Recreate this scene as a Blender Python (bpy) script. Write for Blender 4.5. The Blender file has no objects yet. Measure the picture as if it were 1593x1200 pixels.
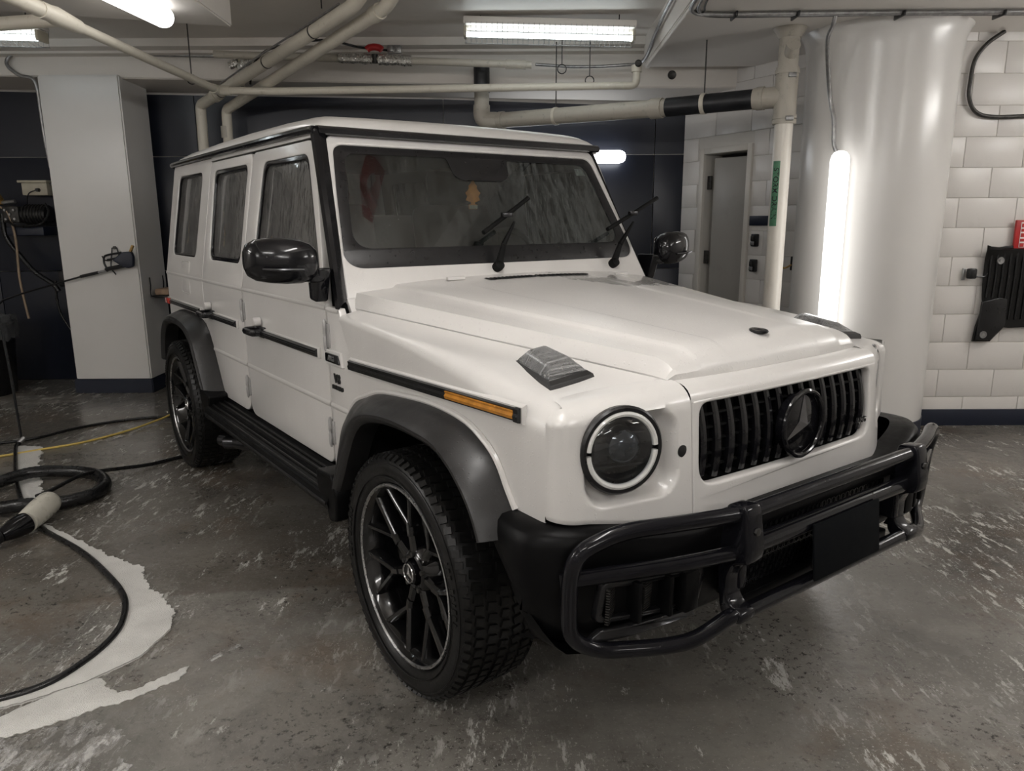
import bpy, bmesh, math, random
from math import sin, cos, pi, radians, sqrt, atan2, exp
from mathutils import Vector, Matrix
random.seed(7)
S = bpy.context.scene
COL = S.collection

# ------------------------------------------------------------------ camera, world, exposure
cd = bpy.data.cameras.new('camera'); cam = bpy.data.objects.new('camera', cd); COL.objects.link(cam)
cd.sensor_fit = 'HORIZONTAL'; cd.sensor_width = 36.0; cd.lens = 1163.9 / 1593 * 36.0
cd.clip_start = 0.05; cd.clip_end = 60
cam.location = (0, 0, 1.5125)
cam.rotation_euler = (Matrix.Rotation(radians(90 - 12.411), 4, 'X') @ Matrix.Rotation(radians(-0.266), 4, 'Z')).to_euler()
S.camera = cam
W = bpy.data.worlds.new('world'); S.world = W; W.use_nodes = True
W.node_tree.nodes['Background'].inputs[0].default_value = (0.9, 0.92, 1, 1)
W.node_tree.nodes['Background'].inputs[1].default_value = 0.02
S.view_settings.view_transform = 'Standard'
try: S.view_settings.look = 'None'
except Exception: pass
S.view_settings.exposure = 1.48
S.view_settings.gamma = 1.0
S.view_settings.use_curve_mapping = False
FILL_LAMP = 9.6          # base strength of the added lamps out of view

# ------------------------------------------------------------------ materials
class N:
    def __init__(s, name):
        s.m = bpy.data.materials.new(name); s.m.use_nodes = True
        s.t = s.m.node_tree; s.t.nodes.clear()
        s.out = s.n('ShaderNodeOutputMaterial')
    def n(s, typ, **kw):
        a = s.t.nodes.new(typ)
        for k, v in kw.items():
            if k.startswith('_'): a.inputs[k[1:]].default_value = v
            else: setattr(a, k, v)
        return a
    def l(s, a, b): s.t.links.new(a, b)
    def co(s, scale=(1,1,1), rot=(0,0,0), loc=(0,0,0)):
        tc = s.n('ShaderNodeTexCoord'); mp = s.n('ShaderNodeMapping')
        mp.inputs['Scale'].default_value = scale; mp.inputs['Rotation'].default_value = rot; mp.inputs['Location'].default_value = loc
        s.l(tc.outputs['Object'], mp.inputs[0]); return mp.outputs[0]
    def noise(s, scale, detail=4, rough=.55, co=None, dist=0):
        a = s.n('ShaderNodeTexNoise'); a.inputs['Scale'].default_value = scale; a.inputs['Detail'].default_value = detail
        a.inputs['Roughness'].default_value = rough; a.inputs['Distortion'].default_value = dist
        s.l(co if co is not None else s.co(), a.inputs['Vector']); return a.outputs['Fac']
    def ramp(s, fac, stops):
        r = s.n('ShaderNodeValToRGB'); e = r.color_ramp.elements
        while len(e) < len(stops): e.new(.5)
        for i, (p, c) in enumerate(stops):
            e[i].position = p; e[i].color = c if len(c) == 4 else (*c, 1)
        s.l(fac, r.inputs[0]); return r.outputs[0]
    def rng(s, fac, a, b, c, d):
        r = s.n('ShaderNodeMapRange'); r.inputs[1].default_value = a; r.inputs[2].default_value = b
        r.inputs[3].default_value = c; r.inputs[4].default_value = d; s.l(fac, r.inputs[0]); return r.outputs[0]
    def math(s, op, a, b=None):
        r = s.n('ShaderNodeMath', operation=op)
        for i, v in enumerate((a, b)):
            if v is None: continue
            if isinstance(v, (int, float)): r.inputs[i].default_value = v
            else: s.l(v, r.inputs[i])
        return r.outputs[0]
    def mix(s, f, a, b):
        r = s.n('ShaderNodeMix', data_type='RGBA')
        for i, v in ((0, f), (6, a), (7, b)):
            if isinstance(v, (int, float)): r.inputs[i].default_value = v
            elif isinstance(v, tuple): r.inputs[i].default_value = (*v, 1) if len(v) == 3 else v
            else: s.l(v, r.inputs[i])
        return r.outputs[2]
    def bump(s, h, strength=.3, dist=.002, nrm=None):
        b = s.n('ShaderNodeBump'); b.inputs['Strength'].default_value = strength; b.inputs['Distance'].default_value = dist
        s.l(h, b.inputs['Height'])
        if nrm is not None: s.l(nrm, b.inputs['Normal'])
        return b.outputs[0]
    def bsdf(s, color=(.5,.5,.5), rough=.5, metal=0, normal=None, coat=0, spec=.5, **kw):
        p = s.n('ShaderNodeBsdfPrincipled')
        for k, v in (('Base Color', color), ('Roughness', rough), ('Metallic', metal), ('Coat Weight', coat), ('Specular IOR Level', spec)):
            if isinstance(v, tuple): p.inputs[k].default_value = (*v, 1) if len(v) == 3 else v
            elif isinstance(v, (int, float)): p.inputs[k].default_value = v
            else: s.l(v, p.inputs[k])
        for k, v in kw.items(): p.inputs[k.replace('_', ' ')].default_value = v
        if normal is not None: s.l(normal, p.inputs['Normal'])
        return p.outputs[0]
    def done(s, sh): s.l(sh, s.out.inputs[0]); return s.m

def basic(name, color, rough=.5, metal=0, var=.12, scale=12, bumps=.15, bscale=60, coat=0, spec=.5, bdist=.002):
    k = N(name); f = k.noise(scale, 5)
    lo = tuple(c * (1 - var) for c in color); hi = tuple(min(1, c * (1 + var)) for c in color)
    c = k.ramp(f, [(.3, lo), (.7, hi)])
    r = k.rng(k.noise(scale * 2.3, 3), .3, .7, max(0, rough - .06), min(1, rough + .06))
    nb = k.bump(k.noise(bscale, 4), bumps, bdist)
    return k.done(k.bsdf(c, r, metal, nb, coat, spec))

def drops(k, scale=150, size=.3, dens=.5):
    """height field of water beads"""
    v = k.n('ShaderNodeTexVoronoi'); v.inputs['Scale'].default_value = scale; v.inputs['Randomness'].default_value = 1
    k.l(k.co(), v.inputs['Vector'])
    h = k.rng(v.outputs['Distance'], 0, size, 1, 0)
    sep = k.n('ShaderNodeSeparateColor'); k.l(v.outputs['Color'], sep.inputs[0])
    on = k.math('GREATER_THAN', sep.outputs[0], 1 - dens)
    return k.math('MULTIPLY', k.math('SQRT', h), on)

M = {}
def paint():
    k = N('white_paint')
    col = k.ramp(k.noise(3, 6), [(.25, (.585, .570, .552)), (.75, (.635, .622, .603))])
    st = k.noise(1, 6, .7, k.co((34, 34, 1.6)))                       # dried runs down the flanks
    col = k.mix(k.rng(st, .48, .68, 0, .16), col, (.56, .55, .54))
    n1 = k.bump(drops(k, 95, .30, .34), .32, .0016)
    n2 = k.bump(drops(k, 260, .34, .30), .22, .0007, n1)
    r = .28
    return k.done(k.bsdf(col, r, 0, n2, .35, .5, Coat_Roughness=.14))
M['paint'] = paint()
def hoodpaint():
    k = N('white_paint_beaded')
    col = k.ramp(k.noise(3, 6), [(.25, (.585, .570, .552)), (.75, (.635, .622, .603))])
    # sheets of standing water near the cowl
    tc = k.n('ShaderNodeTexCoord'); sep = k.n('ShaderNodeSeparateXYZ'); k.l(tc.outputs['Object'], sep.inputs[0])
    a = k.rng(sep.outputs[0], -.45, -.05, 1, 0); b = k.rng(sep.outputs[1], .0, .3, 0, 1)
    reg = k.math('MULTIPLY', a, b)
    pool = k.rng(k.math('MULTIPLY', k.noise(7, 6, .65, k.co((.7, 1.6, 1))), k.math('MULTIPLY', reg, 1.9)), .50, .53, 0, 1)
    col = k.mix(k.math('MULTIPLY', pool, .55), col, (.36, .355, .34))
    big = k.bump(drops(k, 80, .30, .42), .45, .0018)
    n2 = k.bump(drops(k, 230, .36, .5), .32, .0008, big)
    p = k.bsdf(col, k.rng(pool, 0, 1, .34, .06), 0, n2, .22, .5, Coat_Roughness=.2)
    return k.done(p)
M['hood'] = hoodpaint()
def blackgloss(name, c=(.0045,.0045,.0055), r=.10, sp=.38):
    k = N(name)
    n1 = k.bump(drops(k, 110, .32, .30), .3, .0016)
    n2 = k.bump(k.noise(8, 2), .05, .004, n1)
    rr = k.rng(k.noise(9, 6, .7), .35, .75, r * .6, r * 2.2)
    return k.done(k.bsdf(k.ramp(k.noise(20, 5), [(.3, c), (.75, tuple(x * 1.6 for x in c))]), rr, 0, n2, .08, sp))
M['gloss'] = blackgloss('gloss_black')
M['bar'] = blackgloss('bull_bar_black', (.0045,.0045,.006), .12, .24)
def satin():
    k = N('satin_black_plastic')
    col = k.ramp(k.noise(30, 6, .7), [(.3, (.011, .0108, .011)), (.75, (.020, .0195, .020))])
    n1 = k.bump(drops(k, 120, .32, .35), .35, .0015)
    n2 = k.bump(k.noise(420, 2), .25, .0004, n1)
    return k.done(k.bsdf(col, k.rng(k.noise(14, 5), .3, .7, .30, .46), 0, n2, 0, .5))
M['satin'] = satin()
M['bumper'] = basic('bumper_black', (.003,.003,.0033), .38, 0, .3, 14, .2, 300, 0, .11, .0006)
M['dark'] = basic('underbody_black', (.003,.003,.003), .8, 0, .3, 10, .3, 50, 0, .2)
M['rubber'] = basic('tyre_rubber', (.0065,.0064,.0063), .38, 0, .35, 18, .35, 130, 0, .3, .0015)
M['rubhose'] = basic('black_rubber_hose', (.007,.007,.0075), .3, 0, .3, 18, .2, 90)
M['rim'] = basic('rim_gloss_black', (.0045,.0045,.005), .12, .1, .3, 22, .08, 60, .4)
M['silver'] = basic('machined_silver', (.42,.42,.42), .3, .9, .15, 30, .1, 90)
M['chrome'] = basic('chrome', (.62,.62,.63), .12, 1, .05, 10, .04, 60)
M['greybar'] = basic('dark_chrome', (.05,.05,.053), .2, .8, .15, 12, .06, 60)
M['starmat'] = basic('smoked_star_metal', (.16,.16,.165), .16, .9, .1, 12, .04, 60)
M['amber'] = basic('amber_lens', (.50,.21,.025), .22, 0, .2, 40, .3, 240, .4)
M['red_lens'] = basic('red_lens', (.40,.03,.02), .2, 0, .2, 40, .3, 240, .4)
M['orange'] = basic('orange_card', (.90,.34,.06), .6, 0, .08, 20, .1, 90)
M['hinge'] = basic('grey_painted_hinge', (.36,.355,.35), .4, .2, .1, 30, .1, 90)
M['seat'] = basic('seat_leather', (.035,.035,.037), .5, 0, .2, 8, .3, 200)
M['dash'] = basic('dash_black', (.012,.012,.012), .6, 0, .2, 8, .3, 200)
M['plate'] = basic('plate_blank_dark', (.0038,.0045,.0055), .8, 0, .05, 8, .03, 60, 0, .08)

def glass(name, tint, rough=.01, film=0.0, filmcol=(.2,.2,.19), streak=(60,60,2.2), lo=.45, hi=.7, beads=True, ior=1.62, wet=False):
    """single pane: fresnel mirror over a tinted see-through sheet, a broken water film on it; on the windows its grey also paints in reflections"""
    k = N(name)
    tr = k.n('ShaderNodeBsdfTransparent'); tr.inputs[0].default_value = (*tint, 1)
    gl = k.n('ShaderNodeBsdfGlossy'); gl.inputs['Roughness'].default_value = rough
    geo = k.n('ShaderNodeNewGeometry'); dp = k.n('ShaderNodeVectorMath', operation='DOT_PRODUCT')
    k.l(geo.outputs['Incoming'], dp.inputs[0]); k.l(geo.outputs['Normal'], dp.inputs[1])
    f0 = ((ior-1)/(ior+1))**2
    cs_ = k.math('SUBTRACT', 1.0, k.math('ABSOLUTE', dp.outputs['Value']))
    fres = k.math('ADD', k.math('MULTIPLY', k.math('POWER', cs_, 5.0), 1-f0), f0)
    if beads:
        nb = k.bump(drops(k, 130, .33, .30), .35, .0012); k.l(nb, gl.inputs['Normal'])
    mx = k.n('ShaderNodeMixShader'); k.l(fres, mx.inputs[0]); k.l(tr.outputs[0], mx.inputs[1]); k.l(gl.outputs[0], mx.inputs[2])
    sh = mx.outputs[0]
    if film > 0:
        side_ = None
        if wet:
            tc = k.n('ShaderNodeTexCoord'); sp = k.n('ShaderNodeSeparateXYZ'); k.l(tc.outputs['Object'], sp.inputs[0])
            side_ = k.rng(sp.outputs[1], -.05, .25, .28, 1)  # wet streaks thicker on one side, also painting in the bright reflection there
        s1 = k.noise(1, 7, .75, k.co(streak)); s2 = k.noise(5, 3)
        f = k.math('MULTIPLY', k.rng(s1, lo, hi, 1, 0), k.rng(s2, .25, .6, .55, 1))
        f = k.math('MULTIPLY', f, film)
        if wet: f = k.math('MULTIPLY', f, side_)
        d = k.bsdf(filmcol, .22, 0, k.bump(s1, .5, .002), .3)
        m2 = k.n('ShaderNodeMixShader'); k.l(f, m2.inputs[0]); k.l(sh, m2.inputs[1]); k.l(d, m2.inputs[2]); sh = m2.outputs[0]
    return k.done(sh)
M['windshield'] = glass('windshield_glass', (.66,.70,.69), .006, .34, (.135,.145,.145), (8,34,8), .44, .58, True, 1.85, True)
M['sideglass'] = glass('tinted_side_glass', (.22,.22,.22), .03, .85, (.155,.152,.145), (95,95,1.5), .50, .66, False)  # wet film whose grey also paints in the reflected ceiling and walls
M['clear'] = glass('clear_lens', (.86,.88,.9), .02, 0, beads=False, ior=1.7)
M['lens'] = glass('indicator_lens', (.85,.86,.87), .05, .78, (.36,.36,.36), (420, 3, 3), .42, .56, False)
M['ringmat'] = basic('frosted_light_guide', (.62,.62,.60), .3, 0, .05, 30, .05, 90, .5)
M['lampglass'] = basic('projector_glass', (.05,.055,.06), .05, .4, .2, 30, .02, 90, 1)
M['mirrorglass'] = basic('mirror_glass', (.7,.72,.74), .03, 1, .02, 5, .01, 10)

def liner():
    k = N('plastic_liner'); tr = k.n('ShaderNodeBsdfTransparent'); tr.inputs[0].default_value = (.8,.8,.8,1)
    g = k.bsdf((.16,.165,.17), .2, 0, k.bump(k.noise(30, 5, .7), .6, .01), .3); mx = k.n('ShaderNodeMixShader'); mx.inputs[0].default_value = .55
    k.l(tr.outputs[0], mx.inputs[1]); k.l(g, mx.inputs[2]); return k.done(mx.outputs[0])
M['liner'] = liner()
def emis(name, color, strength):
    k = N(name); e = k.n('ShaderNodeEmission'); e.inputs[0].default_value = (*color, 1); e.inputs[1].default_value = strength
    f = k.rng(k.noise(3, 2), .2, .8, .93, 1.07)
    k.l(k.math('MULTIPLY', f, strength), e.inputs[1]); return k.done(e.outputs[0])
M['led'] = emis('led_tube_glow', (1.0, .975, .95), 1.5)
M['ledfill'] = emis('led_fill_glow', (1.0, .972, .945), FILL_LAMP * 1.5)
M['ledwall'] = emis('led_wall_glow', (.93, .96, 1.0), 2.2)
M['fluor'] = emis('fluorescent_tube_glow', (.88, .97, 1.0), 3.4)

# room surfaces
def wallpaint(name, c, rough=.38, dirt=(.45,.42,.38), dv=.25, gl=.5, sc=1.5, bump=.35):
    k = N(name)
    col = k.ramp(k.noise(sc, 7, .62), [(.3, tuple(x * .955 for x in c)), (.7, c)])
    d = k.rng(k.noise(sc * 3, 8, .75), .56, .74, 0, dv)
    col = k.mix(d, col, dirt)
    nb = k.bump(k.noise(120, 5, .6), bump, .0010); nb = k.bump(k.noise(6, 2), .12, .006, nb)
    return k.done(k.bsdf(col, k.rng(k.noise(15, 4), .3, .7, rough - .02, rough + .02), 0, nb, 0, gl))
M['white_wall'] = wallpaint('white_block_paint', (.70,.675,.645), .36)
M['white_col'] = wallpaint('white_column_paint', (.70,.685,.66), .25, gl=.55, bump=.10, dv=.06)
M['ceil'] = wallpaint('ceiling_paint', (.74,.70,.65), .5, (.46,.41,.35), .22)
M['soffit'] = wallpaint('soffit_paint', (.77,.735,.69), .45, (.5,.45,.39), .15)
M['navy'] = wallpaint('navy_wall_paint', (.013,.016,.027), .34, (.03,.034,.045), .45, .5, 2.5, .5)
M['navybase'] = wallpaint('navy_base_paint', (.010,.0145,.030), .4, (.03,.03,.04), .4)
M['mortar'] = wallpaint('white_mortar', (.60,.575,.53), .5, (.35,.33,.3), .3)
M['pipe'] = wallpaint('cream_pipe_paint', (.66,.62,.53), .4, (.33,.28,.2), .55, .5, 7, .4)
M['pipedirty'] = wallpaint('grey_cream_pipe', (.46,.43,.37), .45, (.16,.15,.13), .7, .5, 9, .5)
M['pipewhite'] = wallpaint('white_pipe_paint', (.76,.72,.65), .34, (.5,.45,.36), .3, .5, 5, .1)
M['castiron'] = basic('dark_cast_iron', (.014,.015,.018), .42, 0, .4, 16, .4, 90)
M['steel'] = basic('galvanised_steel', (.34,.34,.34), .36, .8, .25, 30, .2, 90)
M['darksteel'] = basic('dark_steel', (.06,.058,.055), .45, .7, .4, 30, .3, 90)
M['brass'] = basic('brass', (.55,.36,.14), .3, .9, .2, 20, .1, 60)
M['foil'] = basic('foil_wrap', (.62,.61,.58), .28, .9, .15, 30, 1.0, 55, 0, .5, .01)
M['red'] = basic('red_paint', (.42,.02,.02), .4, 0, .15, 20, .1, 60)
M['yellow'] = basic('yellow_hose', (.62,.46,.12), .5, 0, .15, 20, .2, 60)
M['tan'] = basic('tan_hose', (.34,.25,.17), .5, 0, .2, 20, .2, 60)
M['beige'] = basic('beige_plastic', (.52,.48,.38), .45, 0, .08, 20, .1, 60)
M['nozzle'] = basic('cream_plastic', (.62,.60,.52), .3, 0, .08, 12, .05, 60, .3)
M['blackpl'] = basic('black_plastic', (.007,.007,.008), .32, 0, .3, 20, .15, 90)
M['bluepl'] = basic('blue_plastic', (.06,.16,.42), .4, 0, .1, 20, .1, 60)
M['green'] = basic('green_label', (.09,.24,.14), .5, 0, .15, 30, .05, 60)
M['wiperblack'] = basic('wiper_black', (.003,.003,.003), .6, 0, .3, 20, .1, 90, 0, .15)
M['ink'] = basic('black_ink', (.012,.012,.012), .6, 0, .1, 30, .05, 60)
M['whiteink'] = basic('white_ink', (.75,.74,.72), .6, 0, .05, 30, .05, 60)
M['door'] = wallpaint('grey_door_paint', (.34,.325,.30), .4, (.2,.19,.17), .25)
M['frame'] = wallpaint('door_frame_paint', (.62,.59,.54), .4, (.3,.3,.28), .3)
M['sponge'] = basic('tan_sponge', (.42,.29,.20), .8, 0, .2, 30, .6, 90)
def foamm():
    k = N('soap_foam')
    v = k.n('ShaderNodeTexVoronoi'); v.inputs['Scale'].default_value = 260; k.l(k.co(), v.inputs['Vector'])
    h = k.math('ADD', v.outputs['Distance'], k.noise(18, 6, .7))
    col = k.ramp(k.noise(7, 6, .6), [(.3, (.62, .61, .58)), (.7, (.80, .79, .76))])
    return k.done(k.bsdf(col, .35, 0, k.bump(h, .6, .004), 0, .5))
M['foam'] = foamm()
def foamfilm():
    k = N('thin_foam_film'); tr = k.n('ShaderNodeBsdfTransparent'); mx = k.n('ShaderNodeMixShader')
    a = k.rng(k.noise(16, 8, .75, k.co((1, .5, 1), (0, 0, .7))), .47, .60, 0, .8)
    k.l(a, mx.inputs[0]); k.l(tr.outputs[0], mx.inputs[1])
    k.l(k.bsdf((.62, .61, .59), .25, 0, k.bump(k.noise(90, 4, .7), .6, .004), 0, .5), mx.inputs[2]); return k.done(mx.outputs[0])
M['foamfilm'] = foamfilm()
def floorm():
    k = N('wet_concrete')
    tc = k.n('ShaderNodeTexCoord'); sep = k.n('ShaderNodeSeparateXYZ'); k.l(tc.outputs['Object'], sep.inputs[0])
    X, Y = sep.outputs[0], sep.outputs[1]
    base = k.ramp(k.noise(1.1, 9, .68), [(.34, (.088, .082, .073)), (.5, (.165, .156, .140)), (.66, (.27, .255, .232))])
    # brown-stained wetter slab behind the joint, greyer in front of it
    j = k.math('ADD', k.math('SUBTRACT', Y, k.math('MULTIPLY', X, .14)), k.math('MULTIPLY', k.noise(14, 4), .03))
    back = k.rng(j, 3.035, 3.065, 0, 1)
    base = k.mix(k.math('MULTIPLY', back, .55), base, (.078, .066, .052))
    # paler coating left in worn patches
    pat = k.rng(k.noise(.55, 4, .5, k.co((1, 1, 1), (0, 0, .4), (3.1, 1.7, 0))), .49, .53, 0, 1)
    base = k.mix(k.math('MULTIPLY', pat, .42), base, (.21, .20, .178))
    pat2 = k.rng(k.noise(1.9, 7, .7, k.co((1, 1, 1), (0, 0, .4), (7.1, 2.7, 0))), .53, .56, 0, 1)
    base = k.mix(k.math('MULTIPLY', pat2, .35), base, (.20, .185, .16))
    rust = k.rng(k.noise(1.3, 6, .7, k.co((1, 1, 1), (0, 0, 0), (9, 4, 0))), .52, .68, 0, .5)
    base = k.mix(rust, base, (.135, .085, .05))
    pits = k.rng(k.noise(34, 6, .78), .545, .60, 0, 1)
    pr = k.rng(k.noise(1.6, 6, .65, k.co((1, 1, 1), (0, 0, 0), (5, 2, 0))), .46, .58, .12, .9)
    base = k.mix(k.math('MULTIPLY', pits, pr), base, (.026, .024, .021))
    # flecks and drawn-out streaks of suds
    s1 = k.rng(k.noise(24, 7, .74, k.co((1, .30, 1), (0, 0, .75))), .545, .60, 0, 1)
    s2 = k.rng(k.noise(1.15, 5, .62, k.co((1, .8, 1), (0, 0, .5), (2.3, .4, 0))), .46, .58, 0, 1)
    s3 = k.rng(k.noise(85, 5, .74), .585, .63, 0, .85)
    s4 = k.rng(k.noise(5.2, 9, .82, k.co((1, .45, 1), (0, 0, 1.1), (4.3, 8.4, 0))), .595, .625, 0, 1)
    sud = k.math('MAXIMUM', k.math('MULTIPLY', s1, s2), k.math('MULTIPLY', s3, k.math('ADD', k.math('MULTIPLY', s2, .7), .22)))
    sud = k.math('MAXIMUM', sud, k.math('MULTIPLY', s4, .8))
    base = k.mix(sud, base, (.50, .49, .46))
    wet = k.rng(k.noise(.8, 6, .62, k.co((1, 1, 1), (0, 0, 0), (1.2, 7.7, 0))), .40, .60, .05, .30)
    rough = k.math('ADD', wet, k.math('MULTIPLY', sud, .25))
    nb = k.bump(k.noise(75, 6, .7), .35, .0022)
    nb = k.bump(k.noise(16, 4, .6), .40, .006, nb)
    nb = k.bump(k.noise(2.2, 3), .25, .015, nb)
    return k.done(k.bsdf(base, rough, 0, nb, 0, .6))
M['floor'] = floorm()

# ------------------------------------------------------------------ mesh helpers
def smooth(me, ang=35):
    me.polygons.foreach_set('use_smooth', [True] * len(me.polygons))
    try: me.set_sharp_from_angle(angle=radians(ang))
    except Exception: pass
def to_obj(name, me, mat, parent=None, ang=35, label=None, loc=None):
    if isinstance(me, bmesh.types.BMesh):
        bm = me; bmesh.ops.recalc_face_normals(bm, faces=bm.faces)
        me = bpy.data.meshes.new(name); bm.to_mesh(me); bm.free()
    smooth(me, ang)
    me.materials.clear(); me.materials.append(M[mat] if isinstance(mat, str) else mat)
    o = bpy.data.objects.new(name, me); COL.objects.link(o)
    if parent is not None: o.parent = parent
    if loc is not None: o.location = loc
    if label: o['label'] = label
    return o
def tag(o, label, cat, group=None):
    o['label'] = label; o['category'] = cat
    if group: o['group'] = group
    return o
def struct(o, label=None):
    o['kind'] = 'structure'
    if label: o['label'] = label
    return o
def thing(name, label, cat, loc=(0,0,0), rz=0, group=None):
    o = bpy.data.objects.new(name, None); COL.objects.link(o); o.location = loc; o.rotation_euler = (0, 0, rz); o.empty_display_size = .1
    return tag(o, label, cat, group)
def settle(o):
    """put the origin of a one-mesh thing at the middle of its base"""
    vs = [v.co.copy() for v in o.data.vertices]
    c = Vector(((min(v.x for v in vs) + max(v.x for v in vs)) / 2, (min(v.y for v in vs) + max(v.y for v in vs)) / 2, min(v.z for v in vs)))
    o.data.transform(Matrix.Translation(-c)); o.location = o.location + c
    return o
def box(bm, c, s, bev=0, rot=None, seg=2):
    r = bmesh.ops.create_cube(bm, size=1); vs = r['verts']
    bmesh.ops.scale(bm, vec=s, verts=vs)
    if bev > 0:
        es = list({e for v in vs for e in v.link_edges})
        rr = bmesh.ops.bevel(bm, geom=es, offset=bev, segments=seg, affect='EDGES', profile=.5)
        vs = list({v for f in rr['faces'] for v in f.verts} | {v for v in vs if v.is_valid})
    if rot is not None: bmesh.ops.rotate(bm, cent=(0,0,0), matrix=rot, verts=vs)
    bmesh.ops.translate(bm, vec=c, verts=vs); return vs
def B(c, s, bev=0, rot=None):
    bm = bmesh.new(); box(bm, c, s, bev, rot); return bm
def R(axis, deg): return Matrix.Rotation(radians(deg), 3, axis)
def frame_for(d):
    d = d.normalized(); a = Vector((0,0,1)) if abs(d.z) < .9 else Vector((1,0,0))
    x = d.cross(a).normalized(); return x, x.cross(d).normalized()
def sweep(bm, pts, r, n=12, closed=False, caps=True, rfun=None, flat=1.0):
    pts = [Vector(p) for p in pts]; k = len(pts); rings = []
    T = []
    for i in range(k):
        if closed: t = pts[(i+1) % k] - pts[i-1]
        else: t = pts[min(i+1, k-1)] - pts[max(i-1, 0)]
        T.append(t.normalized())
    u, v = frame_for(T[0])
    for i in range(k):
        if i:
            ax = T[i-1].cross(T[i])
            if ax.length > 1e-7:
                q = Matrix.Rotation(T[i-1].angle(T[i]), 3, ax.normalized()); u = q @ u
            u = (u - T[i] * u.dot(T[i])).normalized()
        v = T[i].cross(u)
        rr = r if rfun is None else rfun(i / max(1, k-1))
        rings.append([bm.verts.new(pts[i] + (u * cos(2*pi*j/n) + v * sin(2*pi*j/n) * flat) * rr) for j in range(n)])
    m = k if closed else k - 1
    for i in range(m):
        a, b = rings[i], rings[(i+1) % k]
        for j in range(n): bm.faces.new((a[j], a[(j+1) % n], b[(j+1) % n], b[j]))
    if caps and not closed:
        bm.faces.new(rings[0][::-1]); bm.faces.new(rings[-1])
def fillet(pts, rad, seg=6, closed=False):
    pts = [Vector(p) for p in pts]; out = []; n = len(pts)
    for i in range(n):
        if not closed and i in (0, n-1): out.append(pts[i]); continue
        p, a, b = pts[i], pts[i-1], pts[(i+1) % n]
        r = rad[i] if isinstance(rad, (list, tuple)) else rad
        da, db = (a-p), (b-p)
        r = min(r, da.length*.49, db.length*.49)
        if r < 1e-5: out.append(p); continue
        A, Bq = p + da.normalized()*r, p + db.normalized()*r
        for s_ in range(seg+1):
            t = s_/seg; out.append(A*(1-t)**2 + p*2*t*(1-t) + Bq*t*t)
    return out
def spline(pts, n=8, closed=False):
    P = [Vector(p) for p in pts]; out = []; k = len(P)
    rng_ = range(k) if closed else range(k-1)
    for i in rng_:
        p1, p2 = P[i], P[(i+1) % k]
        p0 = P[i-1] if (closed or i > 0) else p1*2-p2
        p3 = P[(i+2) % k] if (closed or i+2 < k) else p2*2-p1
        for j in range(n):
            t = j/n
            out.append(.5*((2*p1)+(p2-p0)*t+(2*p0-5*p1+4*p2-p3)*t*t+(3*p1-p0-3*p2+p3)*t**3))
    if not closed: out.append(P[-1])
    return out
def tube(pts, r, n=12, **kw):
    bm = bmesh.new(); sweep(bm, pts, r, n, **kw); return bm
def grid(bm, rows, flip=False):
    V = [[bm.verts.new(p) for p in row] for row in rows]
    for i in range(len(V)-1):
        for j in range(len(V[0])-1):
            f = (V[i][j], V[i][j+1], V[i+1][j+1], V[i+1][j])
            try: bm.faces.new(f[::-1] if flip else f)
            except ValueError: pass
    return V
def lathe(bm, prof, n=32, axis='X', c=(0,0,0), closed=False):
    """prof: (along axis, radius)"""
    rings = []
    for (a, r) in prof:
        ring = []
        for j in range(n):
            t = 2*pi*j/n; q = (r*cos(t), r*sin(t))
            p = {'X': (a, q[0], q[1]), 'Y': (q[0], a, q[1]), 'Z': (q[0], q[1], a)}[axis]
            ring.append(bm.verts.new(Vector(p) + Vector(c)))
        rings.append(ring)
    m = len(rings) if closed else len(rings)-1
    for i in range(m):
        a, b = rings[i], rings[(i+1) % len(rings)]
        for j in range(n): bm.faces.new((a[j], a[(j+1) % n], b[(j+1) % n], b[j]))
    if not closed:
        if prof[0][1] > 1e-4: bm.faces.new(rings[0][::-1])
        if prof[-1][1] > 1e-4: bm.faces.new(rings[-1])
    bmesh.ops.remove_doubles(bm, verts=bm.verts[:], dist=1e-6)
def L(prof, n=32, axis='X', c=(0,0,0), closed=False):
    bm = bmesh.new(); lathe(bm, prof, n, axis, c, closed); return bm
def round2(pts, r, seg=5):
    P = fillet([(p[0], p[1], 0) for p in pts], r, seg, True)
    return [(p.x, p.y) for p in P]
def plate(outer, holes=(), t=.02, bev=.004, fn=None, res=2, sides='BOTH'):
    """flat sheet from outlines, bevelled edges; fn maps (u, v, w) to 3D"""
    c = bpy.data.curves.new('c', 'CURVE'); c.dimensions = '2D'; c.fill_mode = sides
    c.extrude = max(0.0, t/2 - bev); c.bevel_depth = bev; c.bevel_resolution = res; c.offset = -bev
    for pts in (outer, *holes):
        s = c.splines.new('POLY'); s.points.add(len(pts)-1)
        for i, p in enumerate(pts): s.points[i].co = (p[0], p[1], 0, 1)
        s.use_cyclic_u = True
    o = bpy.data.objects.new('c', c); me = bpy.data.meshes.new_from_object(o)
    bpy.data.objects.remove(o); bpy.data.curves.remove(c)
    bm = bmesh.new(); bm.from_mesh(me); bpy.data.meshes.remove(me)
    bmesh.ops.remove_doubles(bm, verts=bm.verts[:], dist=1e-5)
    if fn:
        for v in bm.verts: v.co = Vector(fn(v.co.x, v.co.y, v.co.z))
    return bm
def join(a, b):
    me = bpy.data.meshes.new('t'); b.to_mesh(me); b.free(); a.from_mesh(me); bpy.data.meshes.remove(me); return a
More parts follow.
